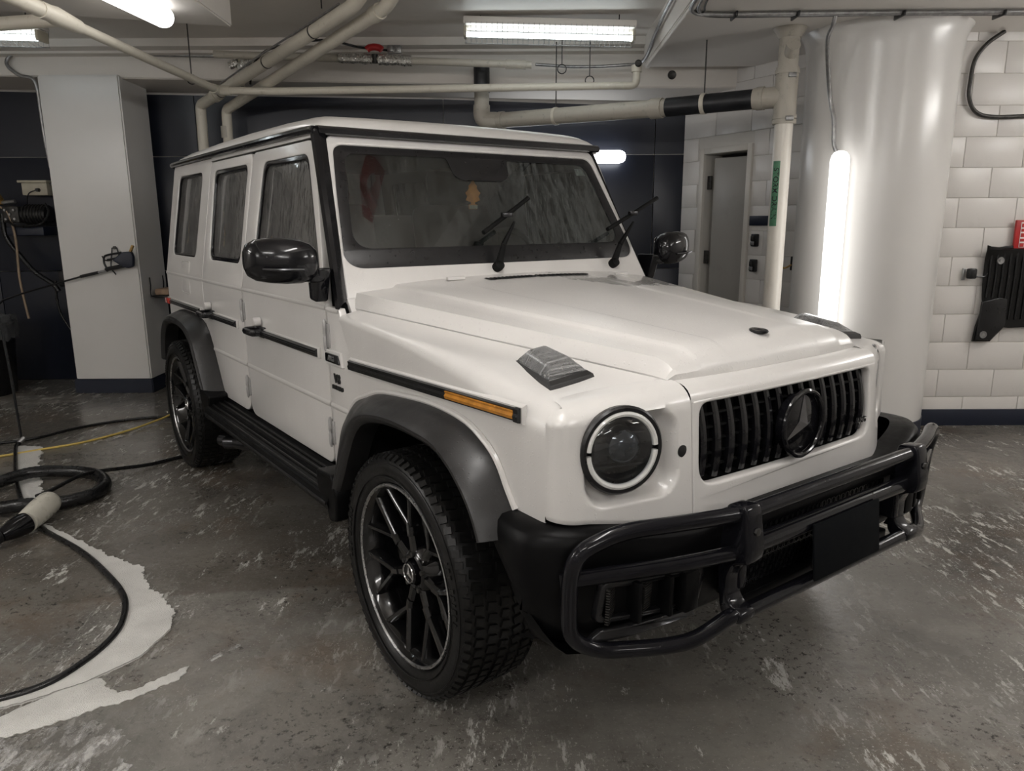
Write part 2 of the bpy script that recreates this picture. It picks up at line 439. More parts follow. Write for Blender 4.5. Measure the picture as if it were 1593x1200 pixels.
def text(body, size, depth, fn, bold=0.0):
    c = bpy.data.curves.new('t', 'FONT'); c.body = body; c.size = size; c.extrude = depth; c.offset = bold
    c.align_x = 'CENTER'; c.align_y = 'CENTER'
    o = bpy.data.objects.new('t', c); me = bpy.data.meshes.new_from_object(o)
    bpy.data.objects.remove(o); bpy.data.curves.remove(c)
    bm = bmesh.new(); bm.from_mesh(me); bpy.data.meshes.remove(me)
    for v in bm.verts: v.co = Vector(fn(v.co.x, v.co.y, v.co.z))
    return bm
def resample(pts, n):
    P = [Vector(p) for p in pts]; d = [0]
    for i in range(1, len(P)): d.append(d[-1] + (P[i]-P[i-1]).length)
    out = []; k = 0
    for i in range(n):
        t = d[-1]*i/(n-1)
        while k < len(P)-2 and d[k+1] < t: k += 1
        f = (t-d[k])/max(1e-9, d[k+1]-d[k]); out.append(P[k].lerp(P[k+1], min(1, max(0, f))))
    return out
def lerp(a, b, t): return a+(b-a)*t
def interp(x, xs, ys):
    if x <= xs[0]: return ys[0]
    for i in range(1, len(xs)):
        if x <= xs[i]: return lerp(ys[i-1], ys[i], (x-xs[i-1])/(xs[i]-xs[i-1]))
    return ys[-1]
def sst(a, b, x):
    t = min(1, max(0, (x-a)/(b-a))); return t*t*(3-2*t)

# ================================================================== THE CAR (x forward, y to its left, z up)
car = thing('car', 'wet white boxy off-road car with black wheel arches, bull bar and raised wipers', 'car', (0.412, 2.787, 0), radians(-53.834))
def ys(z): return .865 if z < 1.2 else .865 - .164*(z-1.2)
def side(s, off=0): return lambda u, v, w: (u, s*(ys(v)+off+w), v)
BELT = 1.197
ARC_F = [(-.60,.58),(-.545,.79),(-.47,.87),(-.372,.908),(-.258,.942),(-.056,.963),(.12,.969),(.276,.953),(.382,.909),(.433,.867),(.468,.816),(.508,.762),(.53,.70)]
LIP_F = [(-.47,.56),(-.42,.64),(-.35,.76),(-.29,.84),(-.217,.888),(-.10,.915),(.019,.925),(.144,.923),(.265,.912),(.346,.877),(.42,.82),(.47,.76),(.50,.70)]
ARC_R = [(-2.23,.58),(-2.39,.83),(-2.45,.90),(-2.56,.955),(-2.75,.98),(-3.0,.98),(-3.19,.945),(-3.29,.88),(-3.35,.77),(-3.38,.66)]
LIP_R = [(-2.32,.60),(-2.46,.80),(-2.52,.86),(-2.62,.905),(-2.78,.93),(-2.98,.93),(-3.12,.90),(-3.22,.83),(-3.27,.74),(-3.30,.64)]
def zcrease(x): return interp(x, [-.66,-.45,-.06,.26,.45,.64], [1.178,1.168,1.150,1.120,1.082,1.060])
def yseam(x): return interp(x, [-.70,.68], [.805,.455])
def zseam(x): return interp(x, [-.70,.68], [1.198,1.088])
def arc_low(x): return interp(x, [p[0] for p in ARC_F], [p[1] for p in ARC_F])

WINS = [('F', [(-.80,1.31),(-1.63,1.31),(-1.60,1.785),(-1.045,1.785)]),
        ('R', [(-1.83,1.31),(-2.39,1.31),(-2.42,1.79),(-1.825,1.79)]),
        ('Q', [(-2.68,1.31),(-3.25,1.31),(-3.22,1.795),(-2.66,1.795)])]
WR = {k: round2(p, .055) for k, p in WINS}
def grow(pts, d):
    cx = sum(p[0] for p in pts)/len(pts); cy = sum(p[1] for p in pts)/len(pts)
    hx = max(abs(p[0]-cx) for p in pts); hy = max(abs(p[1]-cy) for p in pts)
    return [(cx+(p[0]-cx)*(1+d/hx), cy+(p[1]-cy)*(1+d/hy)) for p in pts]

def ridge(x0, x1, z, s, y=.865, h=.0045, w=.010, off=0):
    bm = bmesh.new()
    prof = [(0, z-w), (h, z-w*.35), (h, z+w*.35), (0, z+w)]
    grid(bm, [[(x, s*(y+off+p[0]-.0005), p[1]) for p in prof] for x in (x0, x1)]); return bm

for s in (-1, 1):
    # ---------------- front door
    lo = round2([(-.722,.60),(-.722,BELT),(-1.760,BELT),(-1.762,.60),(-1.71,.563),(-.76,.563)], .03)
    lo = fillet([(-.722,.563,0),(-.722,BELT,0),(-1.760,BELT,0),(-1.762,.563,0)], [.05,.001,.001,.08], 6, True); lo = [(p.x,p.y) for p in lo]
    d = plate(lo, t=.03, bev=.004, fn=side(s, -.015))
    up = fillet([(-.722,BELT,0),(-.995,1.838,0),(-1.757,1.838,0),(-1.757,BELT,0)], [.001,.07,.04,.001], 6, True); up = [(p.x,p.y) for p in up]
    join(d, plate(up, [WR['F']], t=.03, bev=.004, fn=side(s, -.015)))
    join(d, ridge(-.724, -1.758, 1.190, s)); join(d, ridge(-.724, -1.758, .811, s, w=.012))
    door = to_obj('door', d, 'paint', car)
    # ---------------- rear door
    lo = fillet([(-1.773,.563,0),(-1.773,BELT,0),(-2.505,BELT,0),(-2.505,.936,0),(-2.45,.90,0),(-2.39,.83,0),(-2.243,.563,0)], [.08,.001,.001,.02,.02,.02,.02], 5, True)
    d = plate([(p.x,p.y) for p in lo], t=.03, bev=.004, fn=side(s, -.015))
    up = fillet([(-1.77,BELT,0),(-1.77,1.838,0),(-2.50,1.838,0),(-2.505,BELT,0)], [.001,.04,.05,.001], 6, True)
    join(d, plate([(p.x,p.y) for p in up], [WR['R']], t=.03, bev=.004, fn=side(s, -.015)))
    join(d, ridge(-1.772, -2.503, 1.190, s)); join(d, ridge(-1.773, -2.375, .811, s, w=.012))
    rdoor = to_obj('door', d, 'paint', car)
    # ---------------- quarter panel
    lo = [(-2.515,BELT),(-2.515,.94)] + ARC_R[3:] + [(-3.395,.62),(-3.395,BELT)]
    d = plate(lo, t=.03, bev=.004, fn=side(s, -.015))
    up = fillet([(-2.512,BELT,0),(-2.508,1.862,0),(-3.375,1.862,0),(-3.395,BELT,0)], [.001,.001,.03,.001], 5, True)
    join(d, plate([(p.x,p.y) for p in up], [WR['Q']], t=.03, bev=.004, fn=side(s, -.015)))
    join(d, ridge(-2.517, -3.395, 1.190, s))
    qp = to_obj('quarter_panel', d, 'paint', car)
    if s < 0:
        rect = round2([(-2.80,1.085),(-2.80,1.285),(-2.995,1.285),(-2.995,1.085)], .03)
        inner = grow(rect, -.006)
        f = plate(rect, [inner], t=.004, bev=.001, fn=side(s, .002)); join(f, plate(grow(rect, -.009), t=.004, bev=.001, fn=side(s, .002)))
        to_obj('fuel_flap', f, 'paint', qp)
    # rail above the doors and inner frame (dark, closes the gaps behind the shut lines)
    to_obj('roof_rail', plate([(-.985,1.846),(-2.505,1.846),(-2.505,1.872),(-.985,1.872)], t=.03, bev=.003, fn=side(s, -.015)), 'paint', car)
    to_obj('inner_frame', plate([(-.70,.50),(-.70,1.19),(-1.0,1.86),(-3.36,1.86),(-3.36,.99),(-2.40,.99),(-2.22,.50)],
           [grow(WR['F'], -.012), grow(WR['R'], -.012), grow(WR['Q'], -.012)], t=.02, bev=.002, fn=side(s, -.045)), 'dark', car)
    # windows: seal and pane as sub-parts of the door they sit in
    for key, par in (('F', door), ('R', rdoor), ('Q', qp)):
        w = WR[key]
        wd = .022 if key != 'Q' else .012
        to_obj('window_seal', plate(grow(w, .002), [grow(w, -wd)], t=.014, bev=.003, fn=side(s, -.012)), 'gloss', par)
        to_obj('window_pane', plate(grow(w, -wd+.004), t=.003, bev=.0008, fn=side(s, -.018)), 'sideglass', par)
    # hinges
    for (hx, hz, hh, par) in ((-.720, 1.085, .062, door), (-.720, .70, .062, door), (-1.768, 1.085, .058, rdoor), (-1.772, .70, .058, rdoor)):
        bm = bmesh.new(); lathe(bm, [(hz-hh,.003),(hz-hh+.012,.0075),(hz-.008,.008),(hz-.004,.006),(hz+.004,.006),(hz+.008,.008),(hz+hh-.012,.0075),(hz+hh,.003)], 12, 'Z', (hx, s*.874, 0))
        box(bm, (hx+.016, s*.867, hz), (.026, .006, hh*1.5), .002)
        to_obj('hinge', bm, 'hinge' , par)
    # trim strips (white holder + dark insert)
    def strip(x0, x1, z, par, red=False):
        bm = B(((x0+x1)/2, s*.870, z), (abs(x1-x0), .014, .046), .006); to_obj('trim_holder', bm, 'paint', par)
        bm = bmesh.new()
        prof = [(.876, z-.018), (.886, z-.014), (.889, z-.004), (.889, z+.003), (.885, z+.006), (.889, z+.010), (.876, z+.017)]
        xa, xb = min(x0,x1)+.006, max(x0,x1)-.012
        V = grid(bm, [[(x, s*p[0], p[1]) for p in prof] for x in (xa, xb)])
        bm.faces.new(V[0]); bm.faces.new(V[-1][::-1])
        to_obj('trim_strip', bm, 'greybar', par)
        if red:
            to_obj('side_marker', B((min(x0,x1)+.05, s*.882, z), (.10, .022, .038), .006), 'red_lens', par)
    strip(-1.47, -.790, 1.006, door); strip(-2.31, -1.86, 1.006, rdoor); strip(-3.395, -2.56, 1.008, qp, True)
    # handles with round push button
    for hx, par in ((-1.52, door), (-2.375, rdoor)):
        bm = bmesh.new()
        box(bm, (hx, s*.872, 1.010), (.155, .016, .052), .005)
        sweep(bm, fillet([(hx-.062, s*.875, 1.012), (hx-.062, s*.925, 1.012), (hx+.055, s*.925, 1.010), (hx+.055, s*.875, 1.010)], .016, 4), .0125, 8, flat=1.3)
        h = to_obj('door_handle', bm, 'gloss', par)
        bm = bmesh.new(); lathe(bm, [(.868,.021),(.895,.021),(.902,.018),(.903,.001)], 18, 'Y', (hx+.005, 0, 1.056)); 
        if s < 0: bmesh.ops.scale(bm, vec=(1,-1,1), verts=bm.verts)
        to_obj('lock_button', bm, 'paint', par)
    # ---------------- cowl panel between door and fender
    d = plate([(-.712,.565),(-.712,BELT),(-.606,BELT),(-.415,.893),(-.47,.868),(-.545,.79),(-.60,.60),(-.61,.565)], t=.03, bev=.004, fn=side(s, -.015))
    join(d, ridge(-.712, -.556, .811, s, w=.012)); join(d, ridge(-.712, -.604, 1.186, s))
    cowl = to_obj('cowl_panel', d, 'paint', car)
    # vent plate + lettering
    pv = round2([(-.715,1.022),(-.600,1.022),(-.585,.988),(-.715,.988)], .006)
    to_obj('vent_holder', plate(round2([(-.722,1.034),(-.585,1.034),(-.57,.976),(-.722,.976)], .008), t=.012, bev=.003, fn=side(s, .004)), 'paint', cowl)
    to_obj('vent_plate', plate(pv, t=.010, bev=.002, fn=side(s, .011)), 'gloss', cowl)
    def lett(body, cx, cz, size, bold, par, mat, yy=.866, dep=.003, slant=0):
        return text(body, size, dep, lambda u, v, w: (cx + (-1 if s > 0 else 1)*u*1.0 - 0*v, s*(yy+w), cz+v), bold)
    to_obj('badge_lettering', lett('AMG', -.655, 1.005, .026, .0008, cowl, 'silver', .881), 'silver', cowl)
    to_obj('badge_lettering', lett('V8', -.640, .925, .050, .0004, cowl, 'ink', .868), 'ink', cowl)
    to_obj('badge_lettering', lett('BITURBO', -.637, .890, .024, .0001, cowl, 'ink', .868), 'ink', cowl)
    # ---------------- fender: flank, rounded shoulder, top up to the bonnet seam
    rows = []
    xs = [-.595 + (.628+.595)*i/64 for i in range(65)]
    for x in xs:
        zc = zcrease(x); r = interp(x, [-.6,-.2,.25,.64], [.018,.03,.055,.075])
        lo_z = 1.18 + (x+.600)*(-.31/.19) if x < -.410 else (arc_low(x) if x < .51 else interp(x, [.51,.64], [.762,.768]))
        lo_z = min(lo_z, zc-r-.003)
        p = [(.863, lo_z), (.868, lo_z)]
        for k in (.25,.5,.75): p.append((.868, lerp(lo_z, zc-r, k)))
        for k in range(7):
            a = k/6*pi/2; p.append((.868-r+r*cos(a), zc-r+r*sin(a)))
        y1, z1 = yseam(x)+.006, zseam(x)-.002
        for k in (.25,.5,.75,1): p.append((lerp(.868-r, y1, k), lerp(zc, z1, k*k if x > -.2 else lerp(k, k*k, max(0, (x+.6)/.4)))))
        p.append((y1-.004, z1-.02))
        xx = x if s < 0 or x < .2 else .2+(x-.2)*.79
        rows.append([(xx, s*q[0], q[1]) for q in p])
    bm = bmesh.new(); grid(bm, rows)
    fender = to_obj('fender', bm, 'paint', car, 40)
    # white raised rim round the arch
    rim_pts = [(p[0], s*.872, p[1]+.004) for p in ARC_F[1:12]]
    to_obj('arch_rim', tube(spline(rim_pts, 6), .010, 8), 'paint', fender)
    # fender strip with amber side marker
    def fz(x): return interp(x, [-.49,.526], [1.004,1.030])
    bm = bmesh.new()
    for (x0, x1, h, y0, y1, nm, mt) in ((-.505,.545,.028,.862,.878,'trim_holder','paint'),):
        rr = []
        for i in range(9):
            x = lerp(x0, x1, i/8); z = fz(x); rr.append([(x, s*y0, z-h), (x, s*y1, z-h+.006), (x, s*y1, z+h-.006), (x, s*y0, z+h)])
        V = grid(bm, rr); bm.faces.new(V[0]); bm.faces.new(V[-1][::-1])
    to_obj('trim_holder', bm, 'paint', fender)
    def fstrip(x0, x1, nm, mt, lift=0, hh=.019):
        bm = bmesh.new(); rr = []
        for i in range(9):
            x = lerp(x0, x1, i/8); z = fz(x)
            rr.append([(x, s*.874, z-hh), (x, s*(.885+lift), z-hh+.003), (x, s*(.888+lift), z-.003), (x, s*(.884+lift), z+.004), (x, s*(.887+lift), z+hh-.004), (x, s*.874, z+hh)])
        V = grid(bm, rr); bm.faces.new(V[0]); bm.faces.new(V[-1][::-1]); to_obj(nm, bm, mt, fender)
    fstrip(-.495, .538, 'trim_strip', 'greybar'); fstrip(.185, .518, 'side_marker', 'amber', .003, .0145); fstrip(.520, .540, 'strip_end', 'blackpl', .003, .021)
    # ---------------- wheel arch flares
    for (outer, lip, nm) in ((ARC_F, LIP_F, 'F'), (ARC_R, LIP_R, 'R')):
        n = 44
        A = resample([(p[0], 0, p[1]) for p in spline([(q[0], q[1], 0) for q in outer], 6) for p in [(p.x, p.y)]], n)
        Lp = resample([(p[0], 0, p[1]) for p in spline([(q[0], q[1], 0) for q in lip], 6) for p in [(p.x, p.y)]], n)
        cx = 0 if nm == 'F' else -2.89
        rows = []
        for i in range(n):
            a, l = A[i], Lp[i]; yo = .985 if nm == 'F' else .972
            ctr = Vector((cx, 0, .42)); din = (ctr - l).normalized()
            row = [(a.x, s*.862, a.z), (a.x, s*.874, a.z)]
            for t, yy in ((.2,.905),(.45,.94),(.7,.963),(.9,yo-.005)):
                q = a.lerp(l, t); row.append((q.x, s*yy, q.z))
            row += [(l.x, s*yo, l.z)]
            for dd, yy in ((.010, yo), (.022, yo-.008), (.030, yo-.02), (.028, yo-.10)):
                q = l + din*dd; row.append((q.x, s*yy, q.z))
            rows.append(row)
        bm = bmesh.new(); grid(bm, rows); to_obj('wheel_arch_flare', bm, 'satin', car, 28)
        # liner
        bm = bmesh.new(); rows = []
        for i in range(n):
            l = Lp[i]; ctr = Vector((cx, 0, .42)); q = l + (ctr-l).normalized()*.015
            rows.append([(q.x, s*y, q.z) for y in (.93, .80, .50)])
        grid(bm, rows)
        bm.faces.new([bm.verts.new(Vector((q[2][0], s*.50, q[2][2]))) for q in rows])
        to_obj('wheel_well', bm, 'dark', car)
    # ---------------- black pillar trim up the windscreen corner
    bm = bmesh.new()
    A0, A1 = Vector((-.590 if s < 0 else -.70, .866, 1.196)), Vector((-.990 if s < 0 else -1.03, .764, 1.872))
    B0, B1 = Vector((-.650, .806, 1.222)), Vector((-.985, .716, 1.874))
    rows = []
    for i in range(13):
        t = i/12; a, b = A0.lerp(A1, t), B0.lerp(B1, t); m = (a+b)/2 + (Vector((.012, .008, .004)) if s < 0 else Vector((-.004, .0, 0)))
        a2 = a + Vector((-.03, .002, -.0)); b2 = b + Vector((-.02, -.004, -.01))
        rows.append([(q.x, s*q.y, q.z) for q in (a2, a, a.lerp(m, .6), m, m.lerp(b, .5), b, b2)])
    grid(bm, rows); to_obj('windscreen_pillar', bm, 'gloss', car, 25)
    # gutter
    bm = bmesh.new()
    sweep(bm, spline([(-.985, s*.760, 1.870), (-1.10, s*.766, 1.875), (-2.0, s*.766, 1.878), (-3.30, s*.760, 1.878), (-3.43, s*.752, 1.874)], 6), .0165, 10)
    to_obj('roof_gutter', bm, 'gloss', car)

# ---------------- body rear, floor and core that closes the shell
bm = bmesh.new()
pl = [(-.86,-3.395),(-.80,-3.43),(.80,-3.43),(.86,-3.395)]
rows = []
for (z, k) in ((.55,1),(1.2,1),(1.84,.875),(1.875,.87)): rows.append([(x, y*k, z) for (y, x) in pl])
grid(bm, rows); to_obj('tailgate', bm, 'paint', car)
bm = bmesh.new(); box(bm, (-2.0, 0, .47), (3.0, 1.40, .26), .03); box(bm, (-1.42, 0, .53), (1.55, 1.64, .12), .01); box(bm, (-3.1, 0, .60), (.62, 1.2, .25), .02)
to_obj('floor_pan', bm, 'dark', car)
bm = bmesh.new(); box(bm, (.06, 0, .72), (1.25, .98, .60), .02); box(bm, (-.68, 0, .88), (.06, 1.62, .66), .01); to_obj('engine_bay', bm, 'dark', car)
bm = bmesh.new()
for x in (0, -2.89): sweep(bm, [(x, -.80, .40), (x, .80, .40)], .05, 10)
sweep(bm, [(.45, .42, .46), (-3.2, .42, .50)], .045, 8); sweep(bm, [(.45, -.42, .46), (-3.2, -.42, .50)], .045, 8)
to_obj('axle', bm, 'dark', car)
bm = bmesh.new(); box(bm, (-3.45, 0, .56), (.14, 1.7, .20), .03); to_obj('rear_bumper', bm, 'bumper', car)
bm = L([(-3.52,.05),(-3.52,.34),(-3.50,.385),(-3.60,.40),(-3.68,.39),(-3.70,.33),(-3.70,.02)], 40, 'X', (0, .02, 1.02)); to_obj('spare_wheel', bm, 'rubber', car)

# ---------------- roof
rows = []
xsr = [-.985,-.992,-1.01,-1.04,-1.08,-1.16,-1.5,-2.0,-2.6,-3.1,-3.30,-3.37,-3.41,-3.43]
hz  = [0,.018,.034,.046,.055,.064,.074,.078,.074,.064,.050,.034,.016,0]
for x, h in zip(xsr, hz):
    row = []
    for y in (-.752,-.748,-.735,-.71,-.68,-.64,-.58,-.45,-.25,0,.25,.45,.58,.64,.68,.71,.735,.748,.752):
        e = min(1, (.752-abs(y))/.13); prof = sqrt(max(0, 1-(1-e)**2.2))
        row.append((x, y, 1.882 + h*prof + .012*prof*(1-(y/.752)**2)*min(1, h/.05)))
    rows.append(row)
bm = bmesh.new(); grid(bm, rows); to_obj('roof', bm, 'paint', car, 60)
bm = bmesh.new()
rr = []
for y in [-.752+1.504*i/16 for i in range(17)]:
    rr.append([(-.972, y, 1.853), (-.958, y, 1.858), (-.957, y, 1.876), (-.972, y, 1.888), (-1.0, y, 1.890)])
V = grid(bm, rr); bm.faces.new(V[0]); bm.faces.new(V[-1][::-1]); to_obj('roof_edge_trim', bm, 'gloss', car)

# ---------------- windscreen frame, glass, frit
ox, oz = -.655, 1.240; ux, uz = -.32/.671, .59/.671        # slope direction
nx, nz = uz, -ux                                             # outward normal
def ws(off=0): return lambda u, v, w: (ox + ux*v + nx*(off+w), u, oz + uz*v + nz*(off+w))
def vz(z): return (z-oz)/uz
fr = fillet([(-.806, vz(1.225), 0), (.806, vz(1.225), 0), (.716, vz(1.862), 0), (-.716, vz(1.862), 0)], [.002,.002,.05,.05], 6, True)
gh = fillet([(-.786, vz(1.336), 0), (.786, vz(1.336), 0), (.693, vz(1.822), 0), (-.693, vz(1.822), 0)], [.10,.10,.05,.05], 10, True)
fr = [(p.x, p.y) for p in fr]; gh = [(p.x, p.y) for p in gh]
wframe = to_obj('windscreen_frame', plate(fr, [gh], t=.03, bev=.006, fn=ws(-.015)), 'paint', car)
wsg = to_obj('windscreen', plate(grow(gh, .004), t=.004, bev=.001, fn=ws(-.014)), 'windshield', car)
ih = fillet([(-.720, vz(1.412), 0), (.720, vz(1.412), 0), (.650, vz(1.790), 0), (.165, vz(1.793), 0), (.150, vz(1.715), 0), (.11, vz(1.695), 0), (-.11, vz(1.695), 0), (-.15, vz(1.715), 0), (-.165, vz(1.793), 0), (-.650, vz(1.790), 0)], [.09,.09,.05,.02,.03,.02,.02,.03,.02,.05], 8, True)
to_obj('windscreen_border', plate(grow(gh, .002), [[(p.x, p.y) for p in ih]], t=.002, bev=.0005, fn=ws(-.010)), 'blackpl', wsg)
# thin lower cowl with washer jets
to_obj('windscreen_base', plate([(-.80, vz(1.15)), (.80, vz(1.15)), (.806, vz(1.232)), (-.806, vz(1.232))], t=.02, bev=.003, fn=ws(-.012)), 'paint', car)

# ---------------- bonnet
def hood_z(x, y):
    a = abs(y); yo = yseam(x)-.004; ysh = yo-.028
    zs = zseam(x)
    lift = interp(x, [-.70, .60], [.052, .046])
    crown = interp(x, [-.70, .20, .60], [.034, .040, .036])
    if a >= ysh: return zs + lift*(1 - ((a-ysh)/(yo-ysh)))**.8 if a < yo else zs
    z = zs + lift + crown*(1-(a/ysh)**2)*.8
    yd = interp(x, [-.70,.62], [.60,.345])
    z += .011*sst(yd+.014, yd-.010, a)
    yd2 = interp(x, [-.70,.62], [.36,.22])
    z -= .005*sst(yd2+.012, yd2-.012, a)*sst(-.55,-.3,x)
    return z
rows = []
xh = [-.70,-.66,-.60] + [-.60+i*1.19/34 for i in range(1, 35)]
FY = [0,.06,.12,.2,.26,.3]
for x in xh:
    yo = yseam(x)-.004; row = []
    yd = interp(x, [-.70,.62], [.60,.345]); yd2 = interp(x, [-.70,.62], [.36,.22]); ysh = yo-.028
    ya = [0, yd2*.5, yd2-.014, yd2-.005, yd2+.005, yd2+.014, (yd+yd2)/2, yd-.012, yd-.004, yd+.004, yd+.016, lerp(yd, ysh, .5), ysh-.012, ysh-.004, ysh, ysh+.010, yo]
    half = [(x, y, hood_z(x, y)) for y in ya] + [(x, yo-.002, zseam(x)-.018)]
    rows.append([(p[0], -p[1], p[2]) for p in half[::-1]] + half[1:])
# rounded nose down to the front seam
last = rows[-1]
for k, (dx, f) in enumerate(((.025,.10),(.05,.26),(.07,.48),(.083,.74),(.088,1.0))):
    row = []
    for p in last:
        zt = zseam(.68)-.001; z = lerp(p[2], zt, f) if p[2] > zt else p[2]
        yy = p[1]*(1-.012*f); row.append((p[0]+dx - .05*(abs(p[1])/.45)**3*1.0*f*.4, yy, z))
    rows.append(row)
rows.append([(p[0]-.004, p[1], p[2]-.02) for p in rows[-1]])
bm = bmesh.new(); grid(bm, rows)
hood = to_obj('bonnet', bm, 'hood', car, 22)
# slots at the rear of the bonnet
for (y0, y1, lab) in ((-.215,.03,0),(.045,.33,0)):
    bm = bmesh.new()
    rr = [[(-.600, y, hood_z(-.60, y)+.0015), (-.548, y, hood_z(-.548, y)+.0015)] for y in [lerp(y0, y1, i/8) for i in range(9)]]
    grid(bm, rr); 
    for i in range(12):
        y = lerp(y0+.01, y1-.01, i/11); box(bm, (-.574, y, hood_z(-.574, y)+.0035), (.05, .003, .004))
    to_obj('air_slot', bm, 'blackpl', hood)
# round emblem
bx, by = .600, -.0
bz = hood_z(bx, by)
bm = L([(0,.029),(.004,.030),(.007,.027),(.0075,.001)], 28, 'Z', (0,0,0)); bmesh.ops.rotate(bm, cent=(0,0,0), matrix=R('Y', 6), verts=bm.verts); bmesh.ops.translate(bm, vec=(bx, by, bz-.001), verts=bm.verts)
emb = to_obj('bonnet_emblem', bm, 'gloss', hood)
def star(rad, t, tilt, c, w=.20):
    bm = bmesh.new(); n = 3
    top = bm.verts.new((0,0,t)); ring = []
    for i in range(6):
        a = pi/2 + i*pi/3; r = rad if i % 2 == 0 else rad*w
        ring.append(bm.verts.new((r*cos(a), r*sin(a), 0)))
    for i in range(6): bm.faces.new((top, ring[i], ring[(i+1) % 6]))
    bm.faces.new(ring[::-1]); return bm
bm = star(.021, .003, 0, 0); bmesh.ops.rotate(bm, cent=(0,0,0), matrix=R('Z', -90), verts=bm.verts); bmesh.ops.rotate(bm, cent=(0,0,0), matrix=R('Y', 6), verts=bm.verts)
bmesh.ops.translate(bm, vec=(bx, by, bz+.0065), verts=bm.verts); to_obj('star', bm, 'greybar', emb)
# small washer jets
for y in (-.34, .60):
    to_obj('washer_jet', B((-.62, y, hood_z(-.62, y)+.008), (.02, .085, .014), .003), 'paint', hood)

# ---------------- headlight panels (each swept back, with a pressed bowl for the lamp)
HC = Vector((.712, -.692, .948)); HA = 15.0
def head_panel(s):
    # plan path from the fender seam round the corner to the grille seam
    sweepb = .0 if s < 0 else .105
    path = [(.628,.868)] + [(.636,.868)]
    for k in range(1, 9):
        a = k/8*pi/2*.86; path.append((.636+.050*sin(a), .818+.050*cos(a)))
    xe = path[-1][0]; ye = path[-1][1]
    N_ = 60
    for i in range(1, N_+1):
        t = i/N_; y = lerp(ye, .4565, t); path.append((lerp(xe, .743, t**.92), y))
    # outward normals in plan
    P = [Vector((p[0], p[1])) for p in path]; nn = []
    for i in range(len(P)):
        t = P[min(i+1, len(P)-1)] - P[max(i-1, 0)]; nn.append(Vector((-t.y, t.x)).normalized()*(1 if t.y < 0 else 1))
    def zb(y): return interp(y, [.4565,.60,.78,.868], [.702,.728,.762,.772])
    nv = 58; rows = []
    ha = radians(HA); c = HC
    for i, p in enumerate(P):
        n_ = nn[i]
        if n_.x < 0: n_ = -n_
        row = []
        z0 = zb(p.y)
        prof = [(z0+.004, .03), (z0, .012), (z0+.004, .004), (z0+.014, 0)]
        zt = 1.022
        for k in range(1, nv+1): prof.append((lerp(z0+.014, zt, k/nv), 0))
        for k in range(1, 8):
            a = k/7*pi/2; prof.append((zt+interp(p.y, [.4565,.868], [.068,.040])*sin(a), .075*(1-cos(a))))
        prof += [(prof[-1][0]+.001, .11), (prof[-1][0]-.004, .16)]
        for (z, ins) in prof:
            q = p - n_*ins; tilt = -.075*(z-.87) if z < 1.03 else -.012
            x, y = q.x, max(q.y, .456)
            if ins == 0 and y > .456:
                # rounded-box mask
                dx = abs(y-.648)-(.150-.07); dz = abs(z-.917)-(.122-.07)
                sd = sqrt(max(dx,0)**2+max(dz,0)**2)+min(max(dx,dz),0)-.07
                m = sst(0, -.034, sd)
                floor_x = c.x - .044 - .10*(y-abs(c.y))
                if x > floor_x: x = lerp(x, floor_x, m)
            x += tilt*sst(.868,.80,y) - sweepb*sst(.455,.84,y)
            row.append((x, s*y, z))
        rows.append(row)
    bm = bmesh.new(); V = grid(bm, rows)
    # cut the lamp hole
    kill = []
    for f in bm.faces:
        m = f.calc_center_median()
        dy = (abs(m.y)-abs(c.y))/cos(ha); dz = m.z-c.z
        if sqrt(dy*dy+dz*dz) < .100 and m.x > .6: kill.append(f)
    bmesh.ops.delete(bm, geom=kill, context='FACES')
    return bm
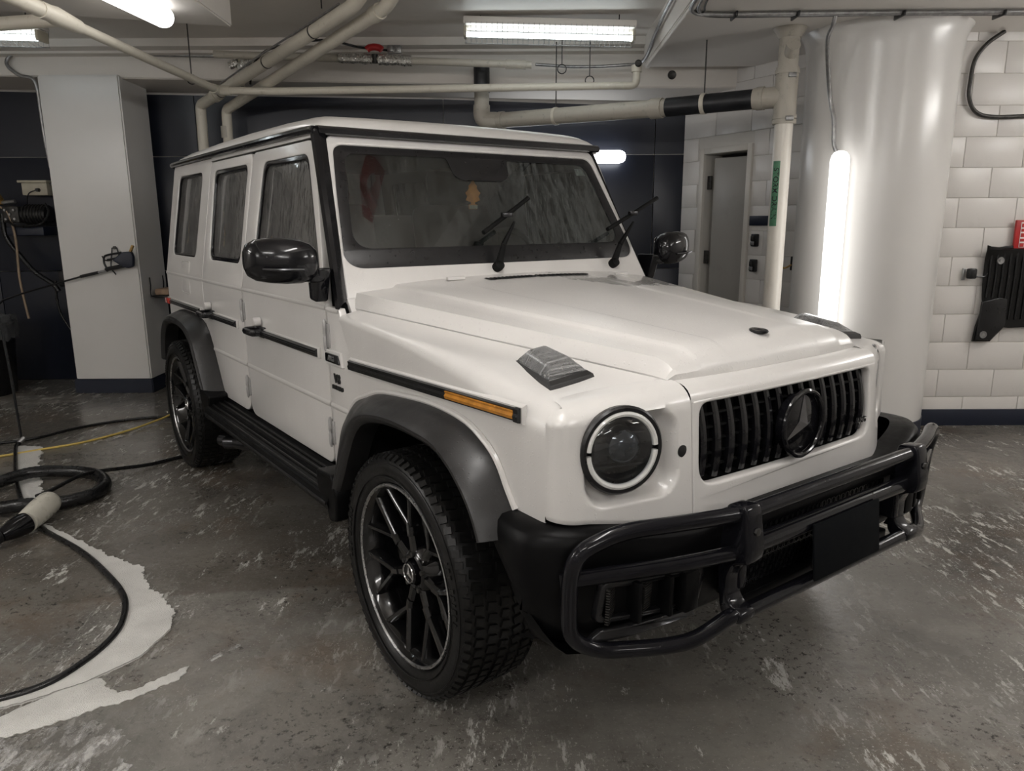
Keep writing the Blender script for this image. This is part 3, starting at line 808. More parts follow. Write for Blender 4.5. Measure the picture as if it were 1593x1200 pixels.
for s in (-1, 1):
    hp = to_obj('headlight_panel', head_panel(s), 'paint', car, 38)
    ctr = Vector((HC.x - (0 if s < 0 else .112), s*abs(HC.y), HC.z)); rot = Matrix.Rotation(radians(HA+12 if s > 0 else -HA), 3, 'Z')
    def place(bm):
        for v in bm.verts: v.co = rot @ v.co + ctr
        return bm
    hl = to_obj('headlight', place(L([(-.09,.001),(-.09,.085),(-.03,.098),(-.012,.114),(.006,.1165),(.012,.111),(.012,.103),(-.004,.101),(-.03,.080),(-.07,.07),(-.075,.001)], 48)), 'blackpl', car)
    # daytime ring in two halves
    for a0, a1 in ((4,176),(184,356)):
        bm = bmesh.new(); pts = [(.006, .0955*cos(radians(a)), .0955*sin(radians(a))) for a in [lerp(a0, a1, i/28) for i in range(29)]]
        sweep(bm, pts, .0082, 8); to_obj('light_ring', place(bm), 'nozzle' if False else 'ringmat', hl)
    bm = bmesh.new()
    lathe(bm, [(-.05,.05),(-.012,.046),(.0,.034),(.006,.018),(.008,.001)], 28, 'X', (0, .018*s*-1, .002)); to_obj('projector', place(bm), 'lampglass', hl)
    bm = bmesh.new(); box(bm, (-.018, 0, .040), (.02, .15, .006), .001); box(bm, (-.018, 0, -.045), (.02, .15, .006), .001); box(bm, (-.03, -.045, -.01), (.02, .04, .05), .004); box(bm, (-.016, .05, -.012), (.006,.03,.02), .003)
    to_obj('reflector', place(bm), 'greybar', hl)
    bm = L([(.008,.0885),(.013,.085),(.020,.07),(.026,.04),(.028,.001)], 40); to_obj('lamp_lens', place(bm), 'clear', hl)
    # parking sensor
    px = P = None
    bm = L([(0,.0165),(.003,.0165),(.004,.013),(.004,.001)], 24, 'X', (.690, s*.520, .912)); 
    if s < 0: 
        bm.free(); bm = L([(0,.0165),(.003,.0165),(.004,.013),(.004,.001)], 24, 'X', (.7335, s*.487, .912))
    to_obj('parking_sensor', bm, 'blackpl', hp)
    # ---------------- indicator on the fender top
    def quad(cx, cy, hx, hy, z, sk=0): return [Vector((cx+a*hx, s*(cy+b*hy), z)) for a, b in ((1,1),(1,-1),(-1,-1),(-1,1))]
    cx, cy, zb = .400, .672, 1.088
    base = [Vector((.515, .762, zb-.012)), Vector((.500, .592, zb+.000)), Vector((.285, .600, zb+.018)), Vector((.275, .712, zb+.010))]
    bmB = bmesh.new()
    def loft(bm, rings):
        V = [[bm.verts.new(Vector((p.x, s*p.y, p.z))) for p in r] for r in rings]
        for a, b in zip(V[:-1], V[1:]):
            for j in range(4): bm.faces.new((a[j], a[(j+1) % 4], b[(j+1) % 4], b[j]))
        bm.faces.new(V[0][::-1]); bm.faces.new(V[-1]); return V
    cen = sum(base, Vector())/4
    def scl(r, k, dz, dx=0): return [Vector((cen.x+(p.x-cen.x)*k+dx, cen.y+(p.y-cen.y)*k, p.z+dz)) for p in r]
    loft(bmB, [scl(base, 1.0, -.02), base, scl(base, .97, .010), scl(base, .86, .018, -.004), scl(base, .80, .018, -.004)])
    ind = to_obj('indicator', bmB, 'satin', car, 20)
    bmB = bmesh.new(); loft(bmB, [scl(base, .86, .016, -.004), scl(base, .80, .024, -.006), scl(base, .50, .052, -.010), scl(base, .44, .055, -.010)])
    bmesh.ops.bevel(bmB, geom=bmB.edges[:], offset=.003, segments=2, affect='EDGES')
    to_obj('indicator_lens', bmB, 'lens', ind, 25)
    bmB = bmesh.new()
    for i in range(11):
        t = i/10; loft(bmB, [scl(base, lerp(.79,.50,t), .021+.028*t, -.005-.005*t), scl(base, lerp(.79,.50,t)-.012, .0222+.028*t, -.005-.005*t)])
    to_obj('lens_ribs', bmB, 'silver', ind)

# ---------------- grille panel
def gx(y, z): return .768 - .075*(z-.70) - .060*y*y
def dens(pts, step=.03):
    out = []
    for i in range(len(pts)):
        a, b = pts[i], pts[(i+1) % len(pts)]; n = max(1, int(math.dist(a, b)/step))
        for k in range(n): out.append((lerp(a[0], b[0], k/n), lerp(a[1], b[1], k/n)))
    return out
go = fillet([(-.4535,1.045,0),(.478,1.045,0),(.478,.704,0),(-.4535,.704,0)], [.004,.004,.03,.03], 5, True)
gi = fillet([(-.420,1.030,0),(.436,1.030,0),(.440,.802,0),(-.426,.802,0)], [.035,.035,.065,.065], 8, True)
go = dens([(p.x,p.y) for p in go]); gi = dens([(p.x,p.y) for p in gi])
gp = plate(go, [gi], t=.034, bev=.009, res=3, fn=lambda u, v, w: (gx(u, v)-.017+w, u, v))
rr = []
for i in range(25):
    y = lerp(-.4535, .478, i/24); x0 = gx(y, 1.045)
    top = zseam(.68)-.003
    rr.append([(x0-.0005, y, 1.036)] + [(x0-.0005-.052*(1-cos(a)), y, 1.036+(top-1.036)*sin(a)) for a in [k/6*pi/2 for k in range(1, 7)]] + [(x0-.085, y, top+.001), (x0-.09, y, top-.02)])
grid(gp, rr)
gpan = to_obj('grille_panel', gp, 'paint', car, 40)
# dark backing, bars
bm = B((.665, 0, .915), (.05, .90, .30), .01); to_obj('grille_backing', bm, 'dark', gpan)
bars = 15
for i in range(bars):
    y = -.392 + .802*i/(bars-1)
    if abs(y) < .002: pass
    bm = bmesh.new(); rows = []
    top = 1.024; bot = .808 + (.012 if abs(y) > .36 else 0)
    for k in range(13):
        z = lerp(bot, top, k/12); bow = .020*(1-((z-.915)/.115)**2)
        x = gx(y, z)-.030+bow*.9
        hw = .0105
        rows.append([(x-.030, y-hw*.5, z), (x-.004, y-hw, z), (x+.003, y-hw*.55, z), (x+.003, y+hw*.55, z), (x-.004, y+hw, z), (x-.030, y+hw*.5, z)])
    V = grid(bm, rows); to_obj('grille_bar', bm, 'gloss', gpan, 30)
bm = bmesh.new()
for z in (.838, .876, .914, .952, .990): box(bm, (.712, 0, z), (.012, .83, .006), .001)
to_obj('grille_slat', bm, 'dark', gpan)
# big star ring
bm = bmesh.new(); R0 = .098
sweep(bm, [(0, R0*cos(2*pi*i/48), R0*sin(2*pi*i/48)) for i in range(48)], .0085, 10, closed=True)
bmesh.ops.translate(bm, vec=(.778, .0, .917), verts=bm.verts); ring = to_obj('emblem_ring', bm, 'gloss', gpan)
bm = L([(-.028,.09),(-.004,.096),(.0,.09),(.001,.001)], 40, 'X', (.772, 0, .917)); to_obj('emblem_disc', bm, 'gloss', ring)
bm = star(.094, .020, 0, 0, .17)
for v in bm.verts: v.co = Vector((v.co.z+.773, v.co.x, v.co.y+.917))
to_obj('emblem_star', bm, 'starmat', ring, 5)
to_obj('grille_badge', text('AMG', .026, .003, lambda u, v, w: (.764+w, .352+u, .868+v), .0004), 'starmat', gpan)

# ---------------- front bumper
def bump_path(z):
    """plan outline (x,y) of the bumper at height z, from the wheel arch round to the middle"""
    t = (z-.46)/(.765-.46)
    xs0 = .405 + (.765-z)*1.02
    bulge = .055*(1-((z-.64)/.16)**2) if z > .48 else 0
    bulge = max(-.01, bulge)
    pts = [(xs0, .905+bulge*.5), (.60, .915+bulge*.6), (.69, .872+bulge*.6), (.755, .77+bulge*.4), (.785+bulge*.45, .60), (.795+bulge*.5, .46), (.80+bulge*.5, .25), (.803+bulge*.5, 0)]
    return resample([(p.x, p.y, 0) for p in spline([(a, b, 0) for a, b in pts], 6)], 46)
for s in (-1, 1):
    rows = []
    for (z, ins) in ((.765,.10),(.767,.05),(.762,.018),(.748,.003),(.72,0),(.69,0),(.66,0),(.62,0),(.58,0),(.54,0),(.50,.002),(.47,.010),(.450,.03),(.440,.07),(.436,.16)):
        row = []
        P = bump_path(min(z, .748))
        for i, p in enumerate(P):
            q = P[min(i+1, 45)] - P[max(i-1, 0)]; n_ = Vector((q.y, -q.x, 0)).normalized()
            if n_.x + n_.y < 0: n_ = -n_
            zz = z
            f = sst(.88, .45, p.y)                 # top edge drops towards the middle, under the white panels
            zz = z - .048*f*sst(.60, .765, z)
            if z < .54: zz = z - .0*f
            e = p - n_*ins
            row.append((e.x, s*max(0, e.y), zz))
        rows.append(row)
    bm = bmesh.new(); grid(bm, rows)
    bu = to_obj('front_bumper', bm, 'bumper', car, 40)
    # side intake: recessed frame, louvres, mesh
    outl = round2([(.50,.515),(.50,.628),(.80,.640),(.815,.53)], .02)
    def bi(off): return lambda u, v, w: (bumpx(u, v)+off+w, s*u, v)
    def bumpx(y, z):
        P = bump_path(z)
        for i in range(1, len(P)):
            if (P[i-1].y-y)*(P[i].y-y) <= 0: 
                return lerp(P[i-1].x, P[i].x, (P[i-1].y-y)/max(1e-6, P[i-1].y-P[i].y))
        return P[-1].x
    to_obj('intake_frame', plate(dens(outl, .02), [dens(grow(outl, -.016), .02)], t=.030, bev=.004, fn=bi(.004)), 'blackpl', bu)
    bm = bmesh.new()
    for k in range(14):
        z = lerp(.528, .622, k/13); 
        for (ya, yb) in ((.745,.795),(.655,.69)):
            box(bm, (bumpx((ya+yb)/2, z)+.008, s*(ya+yb)/2, z), (.010, yb-ya, .0032), 0, R('Z', -s*28 if ya > .7 else -s*14))
    to_obj('intake_mesh', bm, 'darksteel', bu)['kind'] = 'stuff'
    for yy in (.715, .625, .56):
        bm = B((bumpx(yy, .58)+.016, s*yy, .578), (.05, .016 if yy != .56 else .05, .112), .005, None); to_obj('intake_louvre', bm, 'bumper', bu)
    # grey lower lip under the intake
    to_obj('lower_lip', plate(dens(round2([(.50,.478),(.53,.512),(.80,.512),(.83,.478)], .006), .02), t=.022, bev=.005, fn=bi(.016)), 'greybar', bu)
    # vertical air curtain slot at the corner
    bm = bmesh.new(); sweep(bm, spline([(bumpx(.885,.67)+.01, s*.885, .668),(bumpx(.878,.62)+.012, s*.885, .62),(bumpx(.878,.55)+.012, s*.88, .54),(bumpx(.86,.51)+.006, s*.862, .505)], 5), .009, 8); to_obj('corner_slot', bm, 'gloss', bu)
# centre intake with honeycomb
bm = B((.815, 0, .60), (.04, .80, .20), .01); cint = to_obj('centre_intake', bm, 'dark', car)
bm = bmesh.new()
for r_ in range(9):
    for c_ in range(30):
        y = -.37 + c_*.026 + (.013 if r_ % 2 else 0); z = .515 + r_*.0195
        if abs(y) > .385: continue
        a = [(0.838, y+.0125*cos(radians(60*k+30)), z+.0125*sin(radians(60*k+30))) for k in range(6)]
        b = [(0.838, y+.0095*cos(radians(60*k+30)), z+.0095*sin(radians(60*k+30))) for k in range(6)]
        va = [bm.verts.new(p) for p in a]; vb = [bm.verts.new(p) for p in b]; vc = [bm.verts.new((p[0]-.008, p[1], p[2])) for p in b]
        for k in range(6):
            j = (k+1) % 6; bm.faces.new((va[k], va[j], vb[j], vb[k])); bm.faces.new((vb[k], vb[j], vc[j], vc[k]))
to_obj('honeycomb_mesh', bm, 'gloss', cint)
bm = bmesh.new(); box(bm, (.838, 0, .715), (.06, .80, .030), .006); box(bm, (.842, 0, .497), (.05, .78, .03), .006)
to_obj('intake_bar', bm, 'bumper', cint)
to_obj('centre_sensor', B((.86, .27, .60), (.03, .07, .05), .01), 'gloss', cint)

# ---------------- bull bar
r_t = .021
bb = to_obj('bull_bar', tube(fillet([(.905,-.44,.778),(.905,.44,.778)], .01), r_t, 16), 'bar', car)
for s in (-1, 1):
    loop = [(.905, s*.43, .778), (.865, s*.60, .782), (.800, s*.775, .780), (.765, s*.882, .74), (.745, s*.885, .66), (.738, s*.880, .50), (.765, s*.80, .452), (.845, s*.66, .452), (.880, s*.575, .456), (.905, s*.475, .500), (.908, s*.43, .500)]
    to_obj('side_hoop', tube(fillet(loop, [.0,.08,.08,.075,.03,.07,.05,.05,.05,.03,0], 7), r_t, 14), 'bar', bb)
    to_obj('middle_tube', tube(fillet([(.900, s*.44, .672), (.855, s*.60, .668), (.745, s*.884, .664)], .12, 8), .0205, 14), 'bar', bb)
    # clamp plates that tie the three tubes
    prof = [(.868,.800),(.925,.806),(.934,.790),(.950,.690),(.944,.655),(.900,.640),(.884,.60),(.884,.545),(.900,.525),(.936,.512),(.932,.482),(.890,.474),(.862,.50),(.850,.60),(.852,.70)]
    pr = round2(prof, .012, 3)
    bm = plate(pr, t=.060, bev=.007, fn=lambda u, v, w: (u, s*.432+w, v)); to_obj('clamp_plate', bm, 'bar', bb)
    to_obj('bolt', L([(0,.011),(.006,.011),(.007,.008),(.007,.001)], 6, 'X', (.942, s*.432, .74)), 'darksteel', bb)
    bm = B((.84, s*.40, .60), (.10, .03, .10), .008); to_obj('mounting_arm', bm, 'bar', bb)
to_obj('lower_tube', tube([(.908,-.44,.497),(.908,.44,.497)], r_t, 16), 'bar', bb)
to_obj('middle_tube', tube([(.893,-.43,.672),(.893,.43,.672)], .026, 16), 'bar', bb)
bm = B((0,0,0), (.008, .345, .165), .003, R('Y', -6)); bmesh.ops.translate(bm, vec=(.936, .020, .600), verts=bm.verts)
pl_ = to_obj('number_plate', bm, 'plate', bb)
to_obj('plate_bracket', B((.924, .020, .600), (.012, .30, .12), .003), 'blackpl', bb)

# ---------------- door mirrors
for s in (-1, 1):
    rows = []; n = 20
    prof = [(0,.30,.35),(.012,.62,.62),(.035,.86,.84),(.07,.98,.97),(.12,1,1),(.17,.97,.97),(.215,.86,.88),(.24,.66,.68),(.25,.35,.38)]
    for (t, ky, kz) in prof:
        yy = s*(.905 + t); row = []
        for j in range(n):
            a = 2*pi*j/n; ca, sa = cos(a), sin(a)
            x = .078*ky*(abs(ca)**.75)*(1 if ca > 0 else -1)*(1.0 if ca > 0 else .55); z = .083*kz*(abs(sa)**.8)*(1 if sa > 0 else -1)
            row.append((-.685 + x - .05*(t/.25)**2 , yy, 1.368 + z + .012*(t/.25)))
        row.append(row[0]); rows.append(row)
    bm = bmesh.new(); V = grid(bm, rows); bm.faces.new(V[0][:-1]); bm.faces.new(V[-1][:-1][::-1]); bmesh.ops.remove_doubles(bm, verts=bm.verts[:], dist=1e-5)
    mir = to_obj('door_mirror', bm, 'gloss', car, 50)
    to_obj('mirror_glass', plate(round2([(-.10,-.062),(.10,-.062),(.10,.058),(-.10,.058)], .03), t=.004, bev=.001, fn=lambda u, v, w: (-.728-.028*(u+.12)+w, s*(1.032+u), 1.372+v)), 'mirrorglass', mir)
    to_obj('indicator_strip', tube(spline([(-.612, s*.98, 1.345),(-.618, s*1.06, 1.347),(-.640, s*1.12, 1.350)], 5), .006, 8), 'greybar', mir)
    # foot: stem down to the triangular base on the door
    bm = plate(fillet([(-.665,1.345,0),(-.735,1.345,0),(-.755,1.235,0),(-.735,1.205,0),(-.705,1.205,0)], .012, 4, True) and round2([(-.655,1.345),(-.775,1.345),(-.765,1.222),(-.700,1.215)], .015), t=.05, bev=.008, fn=lambda u, v, w: (u, s*(.885+w), v))
    box(bm, (-.70, s*.915, 1.318), (.07, .07, .05), .012); to_obj('mirror_foot', bm, 'gloss', mir)

# ---------------- wipers, lifted off the glass
wn = Vector((nx, 0, nz)); wu = Vector((ux, 0, uz))
def wp(y, z, off): p = ws(off)(y, vz(z), 0); return Vector(p)
for (base, knee, tip, a, b) in (((-.679,-.084,1.322), (-.683,-.052,1.414), (-.676,.001,1.509), (-.663,-.171,1.465), (-.697,.094,1.612)),
                               ((-.674,.601,1.312), (-.675,.640,1.400), (-.674,.725,1.506), (-.667,.546,1.471), (-.704,.918,1.623))):
    base, knee, tip, a, b = map(Vector, (base, knee, tip, a, b))
    bm = bmesh.new()
    sweep(bm, [base, base.lerp(knee, .5), knee], .016, 8, flat=.7, rfun=lambda t: .021-.008*t)
    sweep(bm, [knee, knee.lerp(tip, .5), tip], .008, 8, rfun=lambda t: .013-.008*t)
    lathe(bm, [(-.03,.020),(.0,.024),(.016,.022),(.022,.012),(.023,.001)], 20, 'Z', (0,0,0))
    for v in bm.verts:
        if v.co.length < .06: v.co = base + Vector((v.co.z*nx + v.co.x*nz, v.co.y, v.co.z*nz - v.co.x*nx))
    wi = to_obj('wiper', bm, 'wiperblack', car, 40)
    m = a.lerp(b, .5) - wn*.012
    bm = bmesh.new(); sweep(bm, spline([a, m, b], 8), .0105, 8); to_obj('wiper_blade', bm, 'wiperblack', wi)
    bm = B((0,0,0), (.022,.05,.02), .004); bmesh.ops.translate(bm, vec=m+wn*.012, verts=bm.verts); to_obj('blade_clip', bm, 'greybar', wi)

# ---------------- interior
bm = bmesh.new(); box(bm, (-.98, 0, 1.18), (.52, 1.46, .16), .05); box(bm, (-.86, 0, 1.262), (.30, 1.30, .03), .012); box(bm, (-1.12, .38, 1.275), (.10, .34, .06), .02)
to_obj('dashboard', bm, 'dash', car)
for y in (-.38, .38):
    bm = bmesh.new(); box(bm, (-1.52, y, 1.02), (.50, .50, .16), .05, None); vs = box(bm, (0,0,0), (.14, .50, .62), .06, R('Y', -12)); bmesh.ops.translate(bm, vec=(-1.76, y, 1.30), verts=vs)
    st = to_obj('seat', bm, 'seat', car, 50)
    bm = bmesh.new(); vs = box(bm, (0,0,0), (.10, .27, .20), .045, R('Y', -12)); bmesh.ops.translate(bm, vec=(-1.84, y, 1.70), verts=vs)
    sweep(bm, [(-1.80, y-.06, 1.56),(-1.83, y-.06, 1.66)], .007, 6); sweep(bm, [(-1.80, y+.06, 1.56),(-1.83, y+.06, 1.66)], .007, 6); to_obj('headrest', bm, 'seat', st, 50)
bm = bmesh.new(); box(bm, (-2.45, 0, 1.02), (.45, 1.3, .16), .05); box(bm, (-2.72, 0, 1.28), (.14, 1.3, .55), .05); to_obj('rear_seat', bm, 'seat', car, 50)
bm = bmesh.new(); sweep(bm, [(0, .185*cos(2*pi*i/36), .185*sin(2*pi*i/36)) for i in range(36)], .0155, 8, closed=True); box(bm, (-.01, 0, 0), (.04, .14, .11), .02)
for a in (0, 180, 270): sweep(bm, [(0,0,0), (0, .18*cos(radians(a)), .18*sin(radians(a)))], .013, 6)
bmesh.ops.rotate(bm, cent=(0,0,0), matrix=R('Y', -22), verts=bm.verts); bmesh.ops.translate(bm, vec=(-1.22, .38, 1.30), verts=bm.verts)
to_obj('steering_wheel', bm, 'dash', car, 60)
# camera box and rear view mirror behind the glass
bm = bmesh.new(); vs = box(bm, (0,0,0), (.03,.22,.12), .012); 
for v in vs: v.co = Vector(wp(v.co.y, 1.760+v.co.z*.8, -.045+v.co.x))
hb = to_obj('sensor_housing', bm, 'dash', car)
bm = B((-1.06, .06, 1.735), (.04, .235, .065), .018); to_obj('rear_view_mirror', bm, 'greybar', car)
to_obj('roof_lining', B((-2.15, 0, 1.862), (2.3, 1.42, .012), .002), 'seat', car)
# hanging card shaped like a little tree
tree = [(-.012,-.052),(.012,-.052)] 
tree = [(-.020,-.058),(.020,-.058),(.020,-.040),(.009,-.038),(.010,-.030),(.034,-.022),(.026,-.006),(.036,.008),(.026,.016),(.018,.028),(.020,.036),(.010,.046),(.004,.058),(-.004,.058),(-.010,.046),(-.020,.036),(-.018,.028),(-.026,.016),(-.036,.008),(-.026,-.006),(-.034,-.022),(-.010,-.030),(-.009,-.038),(-.020,-.040)]
af = to_obj('air_freshener', plate([(p[0]*1.15, p[1]*1.1) for p in tree], t=.004, bev=.0008, fn=lambda u, v, w: (-.95+w, -.033+u, 1.630+v)), 'orange', car)
to_obj('cord', tube([(-.95,-.033,1.692),(-1.04,.03,1.72)], .001, 5), 'whiteink', af)
to_obj('card_base', B((-.947, -.033, 1.576), (.005,.044,.016), .001), 'beige', af)
# sticker in the top corner of the glass
to_obj('sticker', plate([(.585,vz(1.742)),(.645,vz(1.742)),(.632,vz(1.775)),(.585,vz(1.775))], t=.001, bev=.0003, fn=ws(-.018)), 'whiteink', wsg)

# ---------------- running boards and mud guards
for s in (-1, 1):
    prof = [(.80,.560),(.815,.566),(.86,.556),(.868,.545),(.90,.538),(.925,.540),(.935,.530),(.965,.528),(.985,.515),(.992,.490),(.985,.466),(.965,.452),(.92,.446),(.86,.452),(.80,.47)]
    bm = bmesh.new(); V = grid(bm, [[(x, s*p[0], p[1]) for p in prof] for x in (-2.21, -.505)])
    rb = to_obj('running_board', bm, 'bumper', car, 25)
    for yy, zz in ((.885,.544),(.912,.542),(.945,.532),(.972,.524)):
        to_obj('tread_rib', tube([(-2.19, s*yy, zz),(-.52, s*yy, zz)], .006, 6), 'rubber', rb)
    to_obj('edge_trim', tube([(-2.20, s*.990, .492),(-.515, s*.990, .492)], .008, 6), 'greybar', rb)
    bm = plate(round2([(-.62,.60),(-.47,.61),(-.435,.54),(-.445,.435),(-.51,.420),(-.53,.47),(-.60,.50)], .02), t=.16, bev=.01, fn=lambda u, v, w: (u, s*(.905+w), v)); to_obj('mud_guard', bm, 'bumper', car)
    bm = plate(round2([(-2.18,.585),(-2.33,.60),(-2.375,.66),(-2.36,.54),(-2.30,.44),(-2.20,.44)], .018), t=.15, bev=.01, fn=lambda u, v, w: (u, s*(.895+w), v)); to_obj('mud_guard', bm, 'bumper', car)
    if s < 0:
        bm = bmesh.new(); sweep(bm, spline([(-1.6, -.78, .42), (-1.95, -.80, .33), (-2.25, -.90, .31)], 5), .035, 12); sweep(bm, spline([(-1.6, -.70, .42), (-1.95, -.72, .33), (-2.18, -.90, .31)], 5), .035, 12)
        to_obj('exhaust_pipe', bm, 'greybar', car)

# ---------------- wheels
def wheel_parts():
    out = []
    # tyre
    prof = []
    for (y, r) in ((-.115,.300),(-.130,.312),(-.140,.335),(-.142,.352),(-.138,.370),(-.128,.386),(-.118,.392),(-.06,.3965),(.06,.3965),(.118,.392),(.128,.386),(.138,.370),(.142,.352),(.140,.335),(.130,.312),(.115,.300)):
        prof.append((y, r))
    ty = L(prof, 72, 'Y', closed=True); out.append(('tyre', ty, 'rubber', None))
    # shoulder lugs and tread blocks (geometry, one part)
    bm = bmesh.new()
    for i in range(72):
        a = 2*pi*i/72
        for (y, w, rr, tw) in ((-.124,.026,.3905,.020),(-.088,.034,.3965,.024),(-.045,.034,.398,.024),(0,.03,.398,.024),(.045,.034,.398,.024),(.088,.034,.3965,.024),(.124,.026,.3905,.020)):
            aa = a + (.02 if int(abs(y)*100) % 2 else -.015)
            vs = box(bm, (0,0,0), (tw, w*.86, .010))
            bmesh.ops.rotate(bm, cent=(0,0,0), matrix=R('Z', 14 if y > 0 else -14), verts=vs)
            if abs(y) > .12: bmesh.ops.rotate(bm, cent=(0,0,0), matrix=R('X', 38 if y < 0 else -38), verts=vs)
            bmesh.ops.translate(bm, vec=(0, y, rr), verts=vs)
            bmesh.ops.rotate(bm, cent=(0,0,0), matrix=Matrix.Rotation(aa, 3, 'Y'), verts=vs)
    out.append(('tread_blocks', bm, 'rubber', 'stuff'))
    bm = bmesh.new()
    for i, ch in enumerate(range(20)):
        a0 = radians(62 + ch*3.2 if ch < 10 else 230 + ch*3.2)
        if ch in (3, 13): continue
        vs = box(bm, (0,0,0), (.012 if ch % 3 else .006, .003, .020)); bmesh.ops.translate(bm, vec=(0, -.1425, .352), verts=vs); bmesh.ops.rotate(bm, cent=(0,0,0), matrix=Matrix.Rotation(a0, 3, 'Y'), verts=vs)
    for rr in (.328, .372): sweep(bm, [(rr*cos(2*pi*i/72), -.1405 if rr < .35 else -.137, rr*sin(2*pi*i/72)) for i in range(72)], .0025, 6, closed=True)
    out.append(('sidewall_lettering', bm, 'rubber', None))
    # polished lip
    bm = L([(-.122,.302),(-.128,.300),(-.129,.294),(-.124,.290),(-.115,.292)], 72, 'Y', closed=True); out.append(('rim_edge', bm, 'silver', None))
    # spokes: seven stems that fork to the rim
    bm = bmesh.new()
    def bar(p0, p1, w0, w1, d0, d1, y0, y1):
        """tapered beam in the wheel plane, proud face outward (-y)"""
        a, b = Vector((p0[0], 0, p0[1])), Vector((p1[0], 0, p1[1])); t = (b-a).normalized(); n_ = Vector((-t.z, 0, t.x))
        def ring(c, w, d, y):
            return [bm.verts.new(c+n_*q+Vector((0, yy, 0))) for q, yy in ((-w, y+d), (-w*.95, y+.010), (-w*.45, y), (w*.45, y), (w*.95, y+.010), (w, y+d))]
        r0, r1 = ring(a, w0, d0, y0), ring(b, w1, d1, y1)
        for j in range(6): bm.faces.new((r0[j], r0[(j+1) % 6], r1[(j+1) % 6], r1[j]))
        bm.faces.new(r0[::-1]); bm.faces.new(r1)
    for i in range(7):
        a = radians(90 + i*360/7 + 8)
        P_ = lambda r, da: (r*cos(a+radians(da)), r*sin(a+radians(da)))
        v = P_(.150, 0)
        bar(P_(.045, 0), v, .020, .0155, .05, .045, -.078, -.084)
        bar(v, P_(.290, 15.5), .0125, .0105, .045, .035, -.083, -.112)
        bar(v, P_(.290, -15.5), .0125, .0105, .045, .035, -.083, -.112)
        bar(P_(.120, 0), P_(.165, 0), .017, .013, .045, .045, -.086, -.086)
    lathe(bm, [(-.020,.10),(-.060,.085),(-.080,.064),(-.084,.055),(-.080,.046),(-.05,.044)], 42, 'Y')
    out.append(('spokes', bm, 'rim', None))
    bm = bmesh.new()
    for i in range(5):
        a = 2*pi*i/5+.3; lathe(bm, [(-.088,.001),(-.088,.0085),(-.075,.0095),(-.07,.0095)], 6, 'Y', (.062*cos(a), 0, .062*sin(a)))
    out.append(('wheel_bolts', bm, 'darksteel', None))
    bm = L([(-.06,.038),(-.094,.038),(-.099,.034),(-.100,.001)], 32, 'Y'); out.append(('centre_cap', bm, 'gloss', None))
    bm = star(.030, .006, 0, 0, .18)
    sweep(bm, [(.031*cos(2*pi*i/32), .031*sin(2*pi*i/32), .001) for i in range(32)], .0032, 6, closed=True)
    for v in bm.verts: v.co = Vector((v.co.x, -.0995-v.co.z, v.co.y))
    out.append(('cap_star', bm, 'chrome', None))
    bm = L([(.0,.075),(-.002,.185),(.012,.19),(.026,.185),(.026,.075)], 48, 'Y', closed=True); out.append(('brake_disc', bm, 'darksteel', None))
    bm = B((.155, .0, .03), (.09, .075, .20), .02); out.append(('brake_caliper', bm, 'darksteel', None))
    return out
barrel = L([(-.128,.296),(-.118,.286),(-.10,.276),(.02,.262),(.11,.270),(.13,.296),(.12,.300),(.0,.275),(-.11,.300)], 72, 'Y', closed=True)
rimmesh = None; cache = []
for (x, s) in ((0,-1),(-2.89,-1),(0,1),(-2.89,1)):
    if rimmesh is None:
        w = to_obj('wheel', barrel, 'rim', car, 40, loc=(x, -.830, .3975)); rimmesh = w.data
        for (nm, bm, mt, kd) in wheel_parts():
            o = to_obj(nm, bm, mt, w, 30)
            if kd: o['kind'] = kd
            cache.append((nm, o.data, kd))
    else:
        w = bpy.data.objects.new('wheel', rimmesh); COL.objects.link(w); w.parent = car; w.location = (x, s*.830, .3975)
        for (nm, me, kd) in cache:
            o = bpy.data.objects.new(nm, me); COL.objects.link(o); o.parent = w
            if kd: o['kind'] = kd
    w.rotation_euler = (0, {0: .0, -2.89: .35}[x], pi if s > 0 else 0)

# ================================================================== THE ROOM (X right, Y away from the camera, Z up)
CEIL, SOF = 2.96, 2.74
def navytop(x): return interp(x, [-6.5,-4.6,-.5,1.6], [2.76,2.68,2.60,2.52])
struct(to_obj('floor', B((-.5, 2.2, -.05), (13, 13, .1)), 'floor'))
bm = B((-.5, 2.2, CEIL+.05), (13, 13, .1)); struct(to_obj('ceiling', bm, 'ceil'))
def prism(pts, z0, z1, bev=0):
    bm = bmesh.new(); a = [bm.verts.new((p[0], p[1], z0)) for p in pts]; f = bm.faces.new(a)
    r = bmesh.ops.extrude_face_region(bm, geom=[f]); vs = [v for v in r['geom'] if isinstance(v, bmesh.types.BMVert)]
    bmesh.ops.translate(bm, vec=(0,0,z1-z0), verts=vs)
    if bev: bmesh.ops.bevel(bm, geom=bm.edges[:], offset=bev, segments=2, affect='EDGES')
    return bm
struct(to_obj('trim_1', prism([(.80,-4),(6,-4),(6,6.55),(1.09,6.55)], SOF, CEIL+.02, .008), 'soffit'), 'lower white ceiling soffit on the right')
struct(to_obj('trim_2', prism([(-7,-4),(-1.62,-4),(-1.79,5.2),(-3.03,4.8),(-7,3.55)], SOF, CEIL+.02, .008), 'soffit'), 'lower white ceiling soffit on the left')
# stepped bulkhead along the back wall
bm = bmesh.new(); rows = []
for i in range(13):
    x = lerp(-7, 2.6, i/12); lo = interp(x, [-5,1.2], [2.735,2.60])
    rows.append([(x,6.47,CEIL+.01),(x,6.47,2.90),(x,6.60,2.895),(x,6.60,2.875),(x,6.70,2.87),(x,6.70,lo+.012),(x,6.712,lo),(x,7.25,lo-.02)])
grid(bm, rows); struct(to_obj('trim_3', bm, 'ceil', None, 20), 'stepped bulkhead above the navy wall')
